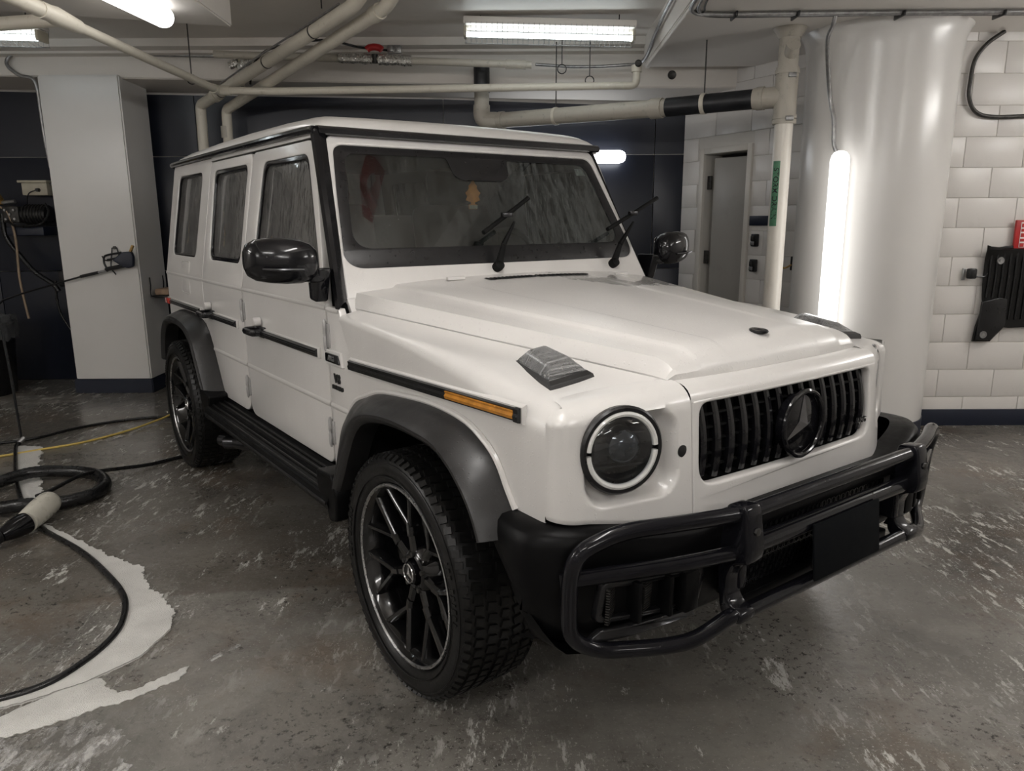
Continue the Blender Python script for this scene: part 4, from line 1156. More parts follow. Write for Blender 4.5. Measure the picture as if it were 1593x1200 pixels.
# long edge lip of the right soffit
struct(to_obj('trim_4', prism([(1.035,4.0),(1.065,4.0),(1.125,6.5),(1.095,6.5)], SOF-.022, SOF+.002, .003), 'soffit'), 'edge lip of the right ceiling soffit')
# ---- back wall, navy painted panels
wb = struct(to_obj('wall_back', B((-1.6, 7.39, 1.45), (11.4, .20, 3.0)), 'soffit'))
xj = [-6.9, -4.92, -2.90, -.62, 1.335, 1.62]
zj = [.0, 1.06, 2.112]
for i in range(len(xj)-1):
    for j in range(3):
        z0 = zj[j]; x0, x1 = xj[i]+.004, xj[i+1]-.004
        if j < 2: o = to_obj('panel', B(((x0+x1)/2, 7.275, (z0+zj[j+1])/2), (x1-x0, .045, zj[j+1]-z0-.008 if j else zj[j+1]-z0-.002), .004), 'navy', wb)
        else:
            bm = bmesh.new(); vs = [(x0,7.2525,z0+.004),(x1,7.2525,z0+.004),(x1,7.2525,navytop(x1)),(x0,7.2525,navytop(x0))]
            a = [bm.verts.new(v) for v in vs]; b = [bm.verts.new((v[0], 7.297, v[2])) for v in vs]
            bm.faces.new(a); bm.faces.new(b[::-1])
            for k in range(4): bm.faces.new((a[k], b[k], b[(k+1) % 4], a[(k+1) % 4]))
            to_obj('panel', bm, 'navy', wb)
# ---- block walls
def block_mesh(w, h, t=.02):
    bm = B((0,0,0), (w-.005, t, h-.005), .0025); me = bpy.data.meshes.new('block'); bmesh.ops.recalc_face_normals(bm, faces=bm.faces); bm.to_mesh(me); bm.free()
    smooth(me); me.materials.append(M['white_wall']); return me
BH, BL = .2055, .411
bm_cache = {}
def block(w, parent, loc, rz=0):
    key = round(w, 3)
    if key not in bm_cache: bm_cache[key] = block_mesh(w, BH)
    o = bpy.data.objects.new('block', bm_cache[key]); COL.objects.link(o); o.parent = parent; o.location = loc; o.rotation_euler = (0,0,rz)
wr = struct(to_obj('wall_right', B((4.25, 5.530, 1.38), (3.7, .20, 2.76)), 'mortar'))
for k in range(14):
    z0 = .012 + k*BH; off = 3.36 if k % 2 == 0 else 3.36-BL/2; h = BH
    x = off - 3*BL
    while x < 5.4:
        a, b = max(x, 2.42), x+BL
        if b-a > .06 and z0+BH < 2.95: block(b-a, wr, ((a+b)/2, 5.434, z0+BH/2))
        x += BL
struct(to_obj('baseboard_right', B((4.25, 5.418, .06), (3.7, .022, .125), .004), 'navybase'))
A_ = Vector((1.6, 7.25)); T_ = Vector((.48383, -.87516)); N_ = Vector((T_.y, -T_.x))   # N_ points into the room
DRZ = atan2(T_.y, T_.x)
def dw(t, off, z): p = A_ + T_*t + N_*off; return (p.x, p.y, z)
wd_ = bmesh.new()
def dbox(bm, t0, t1, o0, o1, z0, z1, bev=0):
    vs = box(bm, (0,0,0), (t1-t0, abs(o1-o0), z1-z0), bev, R('Z', math.degrees(DRZ))); c = dw((t0+t1)/2, (o0+o1)/2, (z0+z1)/2)
    bmesh.ops.translate(bm, vec=c, verts=vs)
T0, T1, DT = .300, .815, 2.085      # door opening
dbox(wd_, -.25, T0, -.20, -.008, 0, 2.95); dbox(wd_, T1, 2.05, -.20, -.008, 0, 2.95); dbox(wd_, T0, T1, -.20, -.008, DT, 2.95)
wside = struct(to_obj('wall_side', wd_, 'mortar'))
for k in range(14):
    z0 = .0 + k*.2032; off = .0 if k % 2 else BL/2
    t = off - BL
    while t < 2.0:
        a, b = max(t, .005), min(t+BL, 2.0)
        if z0+BH < 2.9:
            segs = [(a, b)]
            if z0 < DT-.05: segs = [(max(a, u), min(b, v)) for u, v in ((-1, T0-.05), (T1+.05, 9))]
            for (u, v) in segs:
                if v-u > .05:
                    c = dw((u+v)/2, -.010, z0+.1016); block(v-u, wside, c, DRZ)
        t += BL
dr = struct(to_obj('door_1', (lambda bm: (dbox(bm, T0-.055, T0, -.10, .022, 0, DT+.05, .004), dbox(bm, T1, T1+.05, -.10, .022, 0, DT+.05, .004), dbox(bm, T0, T1, -.10, .022, DT, DT+.05, .004), bm)[-1])(bmesh.new()), 'frame'), 'painted metal door frame beside the drain pipe')
bm = bmesh.new(); vs = box(bm, (.235, 0, 1.03), (.47, .04, 2.04), .003, R('Z', 0)); bmesh.ops.rotate(bm, cent=(0,0,0), matrix=R('Z', math.degrees(DRZ)+9), verts=bm.verts)
bmesh.ops.translate(bm, vec=dw(T0+.055, -.075, 0), verts=bm.verts); to_obj('door_leaf', bm, 'door', dr)
for z in (1.84, 1.18, .35): to_obj('hinge', (lambda b: (dbox(b, T0+.004, T0+.05, -.05, -.03, z-.06, z+.06, .003), b)[-1])(bmesh.new()), 'darksteel', dr)
struct(to_obj('wall_closet', (lambda b: (dbox(b, .0, 1.2, -1.3, -1.25, 0, 2.4), dbox(b, .0, .03, -1.3, -.2, 0, 2.4), dbox(b, 1.2, 1.23, -1.3, -.2, 0, 2.4), dbox(b, 0, 1.2, -1.3, -.2, 2.4, 2.43), b)[-1])(bmesh.new()), 'ceil'))
struct(to_obj('wall_left', B((-6.9, 2.0, 1.48), (.2, 12.4, 2.96)), 'white_wall'))
struct(to_obj('wall_front', B((-.5, -4.1, 1.48), (13, .2, 2.96)), 'white_wall'))
struct(to_obj('wall_far_right', B((6.0, .8, 1.48), (.2, 9.6, 2.96)), 'white_wall'))

# ---- columns
bm = prism([(-3.95,6.645),(-3.27,6.645),(-3.27,7.14),(-3.95,7.14)], .12, 2.72, .012)
colL = tag(to_obj('column', bm, 'white_col'), 'square white painted concrete column on the left with the spray gun hanging on it', 'column')
to_obj('column_base', prism([(-3.965,6.63),(-3.255,6.63),(-3.255,7.15),(-3.965,7.15)], 0, .128, .008), 'navybase', colL)
prof = [(.10,.478)] + [(z, .476) for z in (.5,1.0,1.5,2.0,2.4)] + [(2.55,.480),(2.66,.492),(2.72,.512),(2.745,.53)]
colR = tag(to_obj('column', L([(z, r) for z, r in prof], 64, 'Z', (2.53, 5.45, 0)), 'white_col'), 'round white concrete column behind the front of the car, long tube light on it', 'column')
to_obj('column_base', L([(0,.484),(.118,.484),(.122,.478)], 64, 'Z', (2.53, 5.45, 0)), 'navybase', colR)

# ---- lamps
def tubelamp(name, label, a, b, r, mat, group=None):
    a, b = Vector(a), Vector(b); d = (b-a).normalized()
    bm = bmesh.new(); pts = [a, a+d*r*.15, a+d*r*.5, a+d*r] + [a.lerp(b, k/4) for k in (1,2,3)] + [b-d*r, b-d*r*.5, b-d*r*.15, b]
    n = len(pts); rad = [.25, .62, .88, 1] + [1,1,1] + [1, .88, .62, .25]
    sweep(bm, pts, r, 20, rfun=lambda t: r*rad[min(n-1, int(round(t*(n-1))))])
    o = tag(to_obj(name, bm, mat, None, 60), label, 'lamp', group); return settle(o)
def backing(o, a, b, off, w):
    a, b, off = Vector(a), Vector(b), Vector(off); d = (b-a)
    bm = bmesh.new(); sweep(bm, [a+off, b+off], w, 8, flat=.6); 
    q = to_obj('lamp_housing', bm, 'blackpl' if False else 'beige', None); q.data.transform(Matrix.Translation(-o.location)); q.parent = o
o = tubelamp('tube_light', 'long glowing white tube light fixed upright on the round column', (2.132, 5.030, .70), (2.125, 5.030, 1.945), .060, 'led'); backing(o, (2.162,5.072,.74), (2.155,5.072,1.91), (0,0,0), .045)
o = tubelamp('tube_light', 'short glowing white wall light on the navy wall behind the car roof', (-.10, 7.17, 2.085), (1.055, 7.17, 2.085), .058, 'ledwall'); backing(o, (-.05,7.22,2.085), (1.0,7.22,2.085), (0,0,0), .045)
o = tubelamp('tube_light', 'glowing white tube light under the soffit at the top left edge', (-2.12, 3.5, SOF-.055), (-2.02, 4.78, SOF-.055), .062, 'led'); backing(o, (-2.11,3.55,SOF-.02), (-2.03,4.72,SOF-.02), (0,0,0), .04)
# out of the frame: unseen tube lamps added to brighten the bay
for (a, b, lab) in (((.15, 1.0, 2.62), (.15, 2.25, 2.62), 'added fill tube light on the ceiling just above and ahead of the camera'),
                   ((-3.9, 1.2, 2.42), (-3.9, 2.45, 2.42), 'added fill tube light under the left soffit beside the camera'),
                   ((3.3, .6, 2.42), (3.3, 1.85, 2.42), 'added fill tube light under the right soffit beside the camera'),
                   ((-1.5, -.4, 2.62), (-.25, -.4, 2.62), 'added fill tube light across the ceiling just behind the camera'),
                   ((.6, -1.8, 2.42), (1.9, -1.8, 2.42), 'added fill tube light far behind the camera on the right'),
                   ((-4.2, -2.0, 2.42), (-3.0, -2.0, 2.42), 'added fill tube light far behind the camera on the left'),
                   ((4.4, 3.3, 2.42), (4.4, 4.5, 2.42), 'added fill tube light outside the view right of the round column'),
                   ((-5.9, .8, 2.42), (-5.9, 2.0, 2.42), 'added fill tube light outside the view near the left wall')):
    o = tubelamp('tube_light', lab, a, b, .055, 'ledfill'); backing(o, a, b, (0,0,.05), .04)
    for t_ in (.15, .85):
        p_ = Vector(a).lerp(Vector(b), t_); q = to_obj('hanging_wire', tube([p_+Vector((0,0,.07)), Vector((p_.x, p_.y, CEIL if p_.z > 2.5 else SOF))], .003, 6), 'darksteel'); q.data.transform(Matrix.Translation(-o.location)); q.parent = o
# caged fluorescent fixture
cl = thing('fluorescent_fixture', 'caged fluorescent strip light hanging below the ceiling above the car', 'lamp', (.28, 5.8, 2.79))
cl.rotation_euler = (0, radians(1.6), radians(0))
bm = bmesh.new(); box(bm, (0, .02, .105), (1.235, .16, .05), .008); box(bm, (0, .04, .07), (1.20, .09, .03), .005); to_obj('fixture_tray', bm, 'soffit', cl)
to_obj('fluorescent_tube', tube([(-.595,-.015,.018),(.595,-.015,.018)], .019, 14), 'fluor', cl)
for x in (-.605,.605): to_obj('tube_socket', B((x, .02, .035), (.022, .13, .07), .005), 'beige', cl)
bm = bmesh.new()
for i in range(33):
    x = -.60 + 1.2*i/32; sweep(bm, [(x, -.075, .09), (x, -.085, .02), (x, -.06, -.022), (x, .02, -.034), (x, .10, -.022), (x, .115, .09)], .0014, 4, caps=False)
for (y, z) in ((-.085,.02),(-.06,-.022),(.02,-.034),(.10,-.022)): sweep(bm, [(-.61, y, z), (.61, y, z)], .0016, 4)
to_obj('wire_guard', bm, 'steel', cl)
for x in (-.5,.5): to_obj('hanger_rod', tube([(x, .03, .12), (x, .03, .20)], .004, 6), 'darksteel', cl)

def copy_tree(o, parent=None):
    c = o.copy(); COL.objects.link(c)
    if parent is not None: c.parent = parent
    for ch in list(o.children): copy_tree(ch, c)
    return c
c2 = copy_tree(cl); c2.location = (-3.86, 5.58, 2.76); c2['label'] = 'caged fluorescent strip light half hidden behind the soffit at the left edge'
# ---- pipes
def pipe(name, label, pts, r, mat, fil=.08, cat='pipe', group=None, n=16):
    o = tag(to_obj(name, tube(fillet(pts, fil, 6), r, n), mat, None, 50), label, cat, group); return settle(o)
def kid(name, bm, mat, o, ang=35):
    q = to_obj(name, bm, mat, None, ang); q.data.transform(Matrix.Translation(-o.location)); q.parent = o; return q
def collar(p, d, r, w):
    p, d = Vector(p), Vector(d).normalized(); return tube([p-d*w/2, p+d*w/2], r, 18)
p1a, p1b, p1c, p1d = (-2.80,7.03,.02), (-2.755,7.03,2.53), (-.977,5.07,2.83), (-.80,4.87,2.95)
o = pipe('drain_pipe', 'left one of two cream pipes slanting down from the ceiling to the navy wall', [p1a, p1b, p1c, p1d], .045, 'pipe', .05)
d1 = Vector(p1c)-Vector(p1b)
for t in (.18,.52,.80): kid('pipe_clamp', collar(Vector(p1b)+d1*t, d1, .0475, .012), 'darksteel', o)
kid('coupling', collar(Vector(p1b)+d1*.14, d1, .055, .07), 'pipe', o)
kid('cable', tube(spline([Vector(p1b)+d1*t+Vector((-.03+.01*sin(9*t), 0, .052)) for t in (.20,.35,.5,.65,.8,.95)], 5), .007, 6), 'steel', o)
p2a, p2b, p2c, p2d = (-2.57,7.03,.02), (-2.53,7.03,2.49), (-.777,5.07,2.82), (-.62,4.89,2.95)
o = pipe('drain_pipe', 'right one of two cream pipes slanting down from the ceiling to the navy wall', [p2a, p2b, p2c, p2d], .043, 'pipe', .05)
d2 = Vector(p2c)-Vector(p2b)
kid('coupling', collar(Vector(p2b)+d2*.96, d2, .052, .08), 'pipe', o); kid('coupling', collar((-2.545,7.03,2.30), (0,0,1), .046, .10), 'pipedirty', o)
o = pipe('water_pipe', 'thin cream pipe running from the top left corner then across under the ceiling', [(-2.50,3.55,2.62),(-2.44,4.36,2.595),(-2.345,6.36,2.545),(-1.9,6.33,2.530),(.985,6.235,2.545),(.985,6.235,2.66)], .030, 'pipe', [0,.02,.05,.1,.05,0])
dd = Vector((.09,2.04,-.045)); kid('coupling', tube([Vector((-2.447,4.22,2.60)), Vector((-2.44,4.30,2.598)), Vector((-2.438,4.34,2.597)), Vector((-2.43,4.55,2.59))], .045, 18, rfun=lambda t: .044 if t < .5 else .050 if t < .8 else .038), 'pipe', o)
kid('near_section', tube([(-2.505,3.5,2.622),(-2.442,4.3,2.598)], .040, 16), 'pipe', o)
kid('elbow', tube(fillet([(-2.35,6.28,2.548),(-2.345,6.36,2.545),(-2.24,6.353,2.541)], .05, 5), .037, 14), 'pipe', o)
kid('side_branch', tube([(-2.44,4.43,2.60),(-3.2,4.62,2.61),(-4.6,4.95,2.62)], .036, 14), 'pipe', o)
kid('pipe_cap', collar((.985,6.235,2.67), (0,0,1), .040, .05), 'pipe', o)
kid('cap_ring', L([(-.012,.018),(.0,.028),(.004,.018)], 16, 'Y', (.99,6.19,2.70)), 'darksteel', o)
o = pipe('water_pipe', 'cream pipe with foil wrap and red valve high under the ceiling bulkhead', [(-2.35,6.36,2.815),(-2.14,6.36,2.808),(.166,6.30,2.712)], .029, 'pipedirty', .02)
bm = bmesh.new()
rnd = random.Random(3)
for cx in (-1.225, -.91):
    pts = [(cx-.13+.26*i/9, 6.327, 2.773+(-.041)*(cx+.13+1.07)*0) for i in range(10)]
    sweep(bm, [(p[0], 6.327, lerp(2.808, 2.712, (p[0]+2.14)/2.306)) for p in pts], .04, 9, rfun=lambda t: .034+.012*rnd.random())
kid('foil_wrap', bm, 'foil', o, 5)
kid('valve_body', tube([(-1.07,6.32,2.735),(-1.07,6.32,2.80)], .024, 12), 'darksteel', o)
kid('valve_handle', tube(spline([(-1.13,6.31,2.83),(-1.11,6.31,2.845),(-1.07,6.31,2.852),(-1.03,6.31,2.845),(-1.01,6.31,2.83)], 4), .026, 10), 'red', o)
kid('pipe_end', collar((.04,6.303,2.717), (1,0,-.04), .036, .16), 'pipedirty', o)
# valve cluster
t = thing('valve_cluster', 'foil-wrapped valve cluster hanging beside the slanting cream pipes', 'valve', (-2.20, 6.52, 2.60))
to_obj('valve_stem', tube([(0,0,.0),(0,0,.22)], .020, 10), 'pipe', t); to_obj('handle', tube([(-.05,0,.07),(.05,0,.07)], .018, 8), 'red', t)
bm = bmesh.new(); rnd = random.Random(5)
for (a, b) in (((-.09,0,.16),(-.02,0,.19)), ((.01,0,.18),(.09,0,.20)), ((-.01,-.01,.10),(.03,-.01,.21))):
    sweep(bm, [Vector(a).lerp(Vector(b), i/5) for i in range(6)], .03, 8, rfun=lambda t: .022+.016*rnd.random())
to_obj('foil_wrap', bm, 'foil', t, 5); to_obj('drain_cock', tube([(0,0,-.04),(0,0,.02)], .014, 8), 'steel', t)
# big drain pipe: vertical stack, tee, and branch
o = pipe('drain_pipe', 'thick grey and black drain pipe hung level in front of the navy wall', [(-.24,6.62,2.70),(-.245,6.62,2.345),(-.10,6.60,2.335),(1.11,5.785,2.315),(1.70,5.385,2.318)], .062, 'pipedirty', [0,.09,.05,.02,0], n=20)
kid('black_section', tube([(1.14,5.765,2.316),(1.66,5.412,2.318)], .066, 20), 'castiron', o); kid('black_stub', tube([(-.24,6.62,2.56),(-.24,6.62,2.76)], .066, 20), 'castiron', o)
bd = Vector((1.21,-.815,0))
for t_, w, r in ((.02,.05,.070),(.97,.09,.072)): kid('coupling', collar(Vector((-.10,6.60,2.335)).lerp(Vector((1.11,5.785,2.315)), t_), bd, r, w), 'pipedirty', o)
kid('elbow', tube(fillet([(-.243,6.62,2.46),(-.245,6.62,2.338),(-.12,6.61,2.335)], .10, 8), .070, 18), 'pipedirty', o)
kid('pipe_hanger', collar((.36,6.29,2.327), bd, .068, .025), 'pipe', o); kid('pipe_hanger', collar((1.37,5.61,2.318), bd, .072, .03), 'pipe', o)
for x, y in ((.36,6.29),(1.37,5.61)): kid('hanger_rod', tube([(x, y, 2.385),(x, y, 2.74 if x > 1 else 2.88)], .005, 6), 'darksteel', o)
o = pipe('drain_stack', 'vertical white drain stack with grey tee between the door and round column', [(1.84,5.30,0),(1.84,5.30,2.16)], .060, 'pipewhite', .01, n=24)
bm = bmesh.new(); sweep(bm, [(1.84,5.30,2.14),(1.84,5.30,2.50)], .073, 20); sweep(bm, [(1.84,5.30,2.315),(1.66,5.412,2.318)], .070, 18); kid('tee', bm, 'pipedirty', o)
bm = bmesh.new(); sweep(bm, [(1.84,5.30,2.50),(1.84,5.30,2.68)], .066, 18); sweep(bm, [(1.84,5.30,2.68),(1.84,5.30,2.739)], .10, 18, rfun=lambda t: .07+.04*t); sweep(bm, [(1.84,5.27,2.57),(1.83,5.19,2.62)], .045, 14); kid('stack_top', bm, 'pipedirty', o)
for z, r in ((2.47,.079),(2.155,.079),(2.185,.079)): kid('band_clamp', collar((1.84,5.30,z), (0,0,1), r, .026), 'brass' if False else 'pipedirty', o)
for z in (2.44, 2.17): kid('clamp_screw', B((1.845,5.215,z), (.05,.02,.03), .004), 'steel', o)
kid('coupling', collar((1.70,5.388,2.318), bd, .076, .05), 'pipedirty', o)
# label wrapped on the stack
def onpipe(rad):
    def f(u, v, w):          # u runs down the pipe, v round it
        a = radians(222) + v/rad; rr = rad+w
        return (1.84+rr*cos(a), 5.30+rr*sin(a), 1.685-u)
    return f
lb = kid('label', plate(dens([(-.215,-.026),(.215,-.026),(.215,.026),(-.215,.026)], .008), t=.0015, bev=.0003, fn=onpipe(.0610)), 'green', o)
bm = text('STORM DRAIN', .052, .0004, onpipe(.0622), .0004); q = to_obj('lettering', bm, 'ink', None); q.data.transform(Matrix.Translation(-o.location)); q.parent = lb
# thin rods with hooks
def rod(label, x, y, z0, z1, hook=True):
    bm = bmesh.new(); sweep(bm, [(x,y,z0),(x,y,z1)], .0045, 6)
    if hook: sweep(bm, [(x+.034*sin(a), y, z0-.034+.034*cos(a)) for a in [2*pi*i/16 for i in range(16)]], .0045, 6, closed=True)
    return settle(tag(to_obj('hanger_rod', bm, 'darksteel'), label, 'pipe hanger'))
rod('thin steel rod with ring clasping the left thin pipe near its bend', -2.38, 5.95, 2.59, 2.96)
rod('thin steel rod with empty ring below the right end of the strip light', .40, 6.22, 2.70, 2.92)
rod('thin steel rod carrying the level thin pipe right of the empty ring', .62, 6.25, 2.62, 2.92)
rod('short steel rod at the top above the two slanting pipes', -1.22, 5.25, 2.86, 2.96, False)
# conduits
def conduit(name, label, paths, r, mat, cat='conduit'):
    bm = bmesh.new()
    for p in paths: sweep(bm, spline(p, 7), r, 8)
    return settle(tag(to_obj(name, bm, mat, None, 60), label, cat))
cz = SOF-.018
def cab(label, dy, dz, r, mat, x0=1.0):
    return conduit('ceiling_cable', label, [[(1.02+dy*.5,3.9,cz+.0),(1.04+dy,4.55,cz+dz),(1.08+dy,4.80,cz+dz),(1.22,4.88+dy,cz+dz),(1.7,4.87+dy,cz+dz*.5),(2.4,4.86+dy,cz+dz),(3.0,4.85+dy,cz+dz*.3),(4.0,4.84+dy,cz+dz)]], r, mat)
cab('lower grey conduit running along the right ceiling past the round column', 0, 0, .014, 'steel')
cab('middle grey conduit running along the right ceiling past the round column', .036, .004, .011, 'steel')
cab('black cable on top of the grey ceiling conduits at the right', .07, .006, .006, 'blackpl')
for x in (1.35, 1.72, 2.35, 2.95): settle(tag(to_obj('cable_tie', B((x, 4.885, cz-.008), (.012, .13, .030), .003), 'blackpl'), 'black cable tie round the ceiling conduits, %s' % {1.35:'first from the corner bend', 1.72:'second from the corner bend', 2.35:'above the round column', 2.95:'right of the round column'}[x], 'cable tie'))
conduit('conduit', 'grey conduit running up the side of the right soffit to the thin pipe', [[(1.03,4.3,2.93),(1.035,4.85,2.90),(1.02,5.2,2.87),(1.045,5.8,2.83),(1.06,6.4,2.76),(.9,6.44,2.735),(.55,6.45,2.725),(.2,6.40,2.735)]], .013, 'steel')
conduit('conduit', 'thin grey conduit dropping down the round column to the tube light', [[(1.955,4.87,cz-.01),(1.955,4.90,2.66),(1.965,4.985,2.60),(2.03,5.10,2.44),(2.075,5.155,2.30),(2.105,5.135,2.15),(2.115,5.125,2.0),(2.14,5.11,1.93)]], .013, 'steel')
conduit('conduit', 'dark looped conduit on the white block wall right of the round column', [[(3.30,5.38,2.735),(3.20,5.395,2.66),(3.135,5.40,2.56),(3.12,5.40,2.42),(3.125,5.40,2.32),(3.18,5.40,2.23),(3.30,5.40,2.195),(3.60,5.40,2.20),(4.2,5.40,2.21)]], .014, 'darksteel')
conduit('conduit', 'grey conduit curving round above the left column under the bulkhead', [[(-.98,6.66,2.86),(-1.6,6.68,2.85),(-2.2,6.68,2.86),(-3.2,6.68,2.885),(-4.02,6.68,2.90),(-4.16,6.67,2.87),(-4.19,6.66,2.80),(-4.10,6.66,2.72),(-3.99,6.65,2.69),(-3.965,6.66,2.60),(-3.975,6.68,2.45),(-3.98,6.70,2.2),(-3.975,6.72,1.98)]], .015, 'steel')
conduit('cable', 'dark cable looping over the slanting cream pipes to the valve cluster', [[(-2.1,6.42,2.60),(-2.05,6.35,2.72),(-1.85,6.2,2.82),(-1.45,6.2,2.88),(-1.2,6.35,2.86),(-.98,6.45,2.855)]], .009, 'blackpl')
t = thing('junction_box', 'small grey metal junction box under the ceiling left of the strip light', 'electrical box', (-.93, 6.44, 2.83))
to_obj('box_body', B((0,0,.03), (.11,.05,.06), .005), 'steel', t)
for x in (-.025,.025): to_obj('cover_knob', B((x,-.03,.03), (.035,.014,.045), .005), 'steel', t)
t = thing('conduit_box', 'grey fitting where the ceiling conduits meet at the right edge', 'electrical box', (3.30, 4.86, 2.68))
to_obj('box_body', B((0,0,.025), (.10,.10,.055), .008), 'steel', t); to_obj('connector', tube([(-.09,0,.03),(-.05,0,.03)], .022, 10), 'steel', t)
o = settle(tag(to_obj('ceiling_drain', L([(0,.02),(-.012,.035),(-.02,.034),(-.012,.02)], 24, 'Y', (1.305, 6.46, 2.66)), 'darksteel'), 'small round pipe stub on the bulkhead above the black drain pipe', 'pipe stub'))
# ---- things on the door wall
o = tag(to_obj('wall_sign', (lambda b: (dbox(b, .875, 1.09, .004, .012, 1.465, 1.545, .002), b)[-1])(bmesh.new()), 'navybase'), 'small plain dark blue plate on the white block wall above the lock boxes', 'sign'); settle(o)
for z, lab in ((1.345,'upper of two black and grey key lock boxes on the block wall'), (1.135,'lower of two black and grey key lock boxes on the block wall')):
    o = thing('key_lock_box', lab, 'lock box', dw(.96, .003, z-.05), DRZ)
    to_obj('box_body', B((0,-.018,.05), (.066,.034,.105), .008), 'blackpl', o); to_obj('dial_plate', B((-.012,-.038,.065), (.034,.008,.04), .004), 'darksteel', o); to_obj('shutter', B((-.010,-.038,.024), (.040,.008,.032), .004), 'steel', o)
o = thing('wall_hook', 'small black and brass hook on the block wall between drain stack and column', 'hook', dw(1.36, .003, 1.13), DRZ)
to_obj('hook_plate', B((0,-.01,.04), (.03,.016,.11), .004), 'blackpl', o); to_obj('hook_arm', tube(spline([(0,-.02,.03),(-.03,-.05,.005),(-.06,-.06,.01),(-.075,-.06,.04)], 4), .007, 8), 'brass', o)
# ---- right wall: rubber floor mat, bracket, sign
t = thing('rubber_car_mat', 'black ribbed rubber car mat screwed to the white block wall', 'car mat', (3.6, 5.40, .63))
out = [(3.360,1.330),(3.385,1.322),(3.46,1.316),(3.55,1.327),(3.98,1.330),(3.98,.745),(3.70,.742),(3.60,.738),(3.565,.742),(3.478,.640),(3.350,.640),(3.362,.75),(3.395,.90),(3.385,.95),(3.375,1.05),(3.372,1.2)]
loc = Vector((3.6, 5.40, .63))
def mt(off): return lambda u, v, w: (u-3.6, -(off+w) - .03*sst(.10,.0,abs(u-3.37))*sst(1.2,1.33,v), v-.63)
to_obj('mat_sheet', plate(dens(out, .03), t=.016, bev=.004, fn=mt(.010)), 'rubber', t)
for i in range(13):
    x = 3.405 + i*.046; zb = .96 if x < 3.54 else .80
    to_obj('mat_rib', tube([(x-3.6,-.022,zb-.63),(x-3.6+.004,-.024,1.10-.63),(x-3.6,-.022,1.30-.63)], .010, 6), 'rubber', t)
bm = plate(dens([(3.375,.93),(3.50,.96),(3.555,.95),(3.565,.76),(3.475,.655),(3.365,.655)], .03), t=.018, bev=.007, fn=mt(.026)); to_obj('mat_toe_pad', bm, 'blackpl', t)
for (x, z) in ((3.468,1.222),(3.412,.692)):
    to_obj('washer', L([(-.043,.001),(-.043,.010),(-.038,.010),(-.040,.024),(-.034,.027)], 24, 'Y', (x-3.6, 0, z-.63)), 'steel', t)
t = thing('wall_clip', 'small black clip with a grey plate on the block wall left of the rubber mat', 'clip', (3.27, 5.41, 1.09))
to_obj('clip_plate', B((-.03,-.004,.035), (.022,.008,.085), .002), 'steel', t); to_obj('clip_body', B((.015,-.025,.04), (.06,.045,.075), .012), 'blackpl', t)
to_obj('clip_hook', tube(spline([(.03,-.03,.02),(.08,-.03,.018),(.11,-.03,.02),(.125,-.03,.045)], 4), .006, 6), 'blackpl', t)
t = thing('wall_sign', 'red edged white sign on the block wall at the right edge of the view', 'sign', (3.72, 5.40, 1.275))
to_obj('sign_board', B((0,-.012,.11), (.33,.02,.235), .003), 'red', t); to_obj('sign_face', B((.012,-.024,.125), (.29,.004,.175), .001), 'whiteink', t)
for i in range(5): to_obj('sign_stripe', B((-.115,-.027,.055+i*.034), (.030,.003,.020 if i % 2 else .026), .001), 'red', t)
# ---- left column: hook rack, spray gun, lance
t = thing('hook_rack', 'small black wire hook rack screwed to the square column', 'hook', (-3.46, 6.645, 1.18))
to_obj('rack_screw', L([(-.02,.001),(-.02,.014),(0,.014)], 14, 'Y', (0,0,.12)), 'darksteel', t)
for pts in ([(-.02,-.015,.12),(-.035,-.03,.02),(-.085,-.035,.015),(-.105,-.035,.05)], [(.02,-.015,.12),(.05,-.03,.0),(.0,-.04,.02)], [(-.03,-.02,.05),(-.04,-.03,-.05),(.0,-.04,-.11)]):
    to_obj('wire_hook', tube(spline(pts, 4), .006, 6), 'blackpl', t)
t = thing('pressure_washer_gun', 'dark pressure washer gun with a long black lance hung on the square column', 'spray gun', (-3.40, 6.585, 1.12))
bm = plate(round2([(-.06,.075),(.03,.145),(.11,.150),(.125,.10),(.115,.02),(.07,.005),(.02,.02)], .015), t=.045, bev=.010, fn=lambda u, v, w: (u, w-.0, v)); to_obj('gun_body', bm, 'navybase', t)
to_obj('gun_handle', tube(spline([(.04,0,.03),(-.03,0,.015),(-.11,0,.0),(-.13,0,-.01)], 4), .019, 10), 'blackpl', t)
to_obj('trigger_guard', tube(spline([(.02,0,.14),(-.10,0,.12),(-.135,0,.10),(-.14,0,.05),(-.12,0,.0)], 5), .009, 8), 'blackpl', t)
to_obj('trigger', tube(spline([(.0,0,.10),(-.07,0,.085),(-.11,0,.08)], 4), .008, 8), 'blackpl', t)
to_obj('brass_inlet', tube([(.095,0,.14),(.125,0,.20)], .013, 10), 'brass', t)
to_obj('steel_nipple', tube([(-.13,0,-.012),(-.20,0,-.03)], .011, 10), 'steel', t)
to_obj('lance_grip', tube([(-.20,0,-.03),(-.36,0,-.065)], .014, 10), 'blackpl', t)
to_obj('lance_tube', tube([(-.35,0,-.063),(-.86,0,-.20),(-1.08,.02,-.27),(-1.16,.03,-.33)], .008, 8), 'blackpl', t)
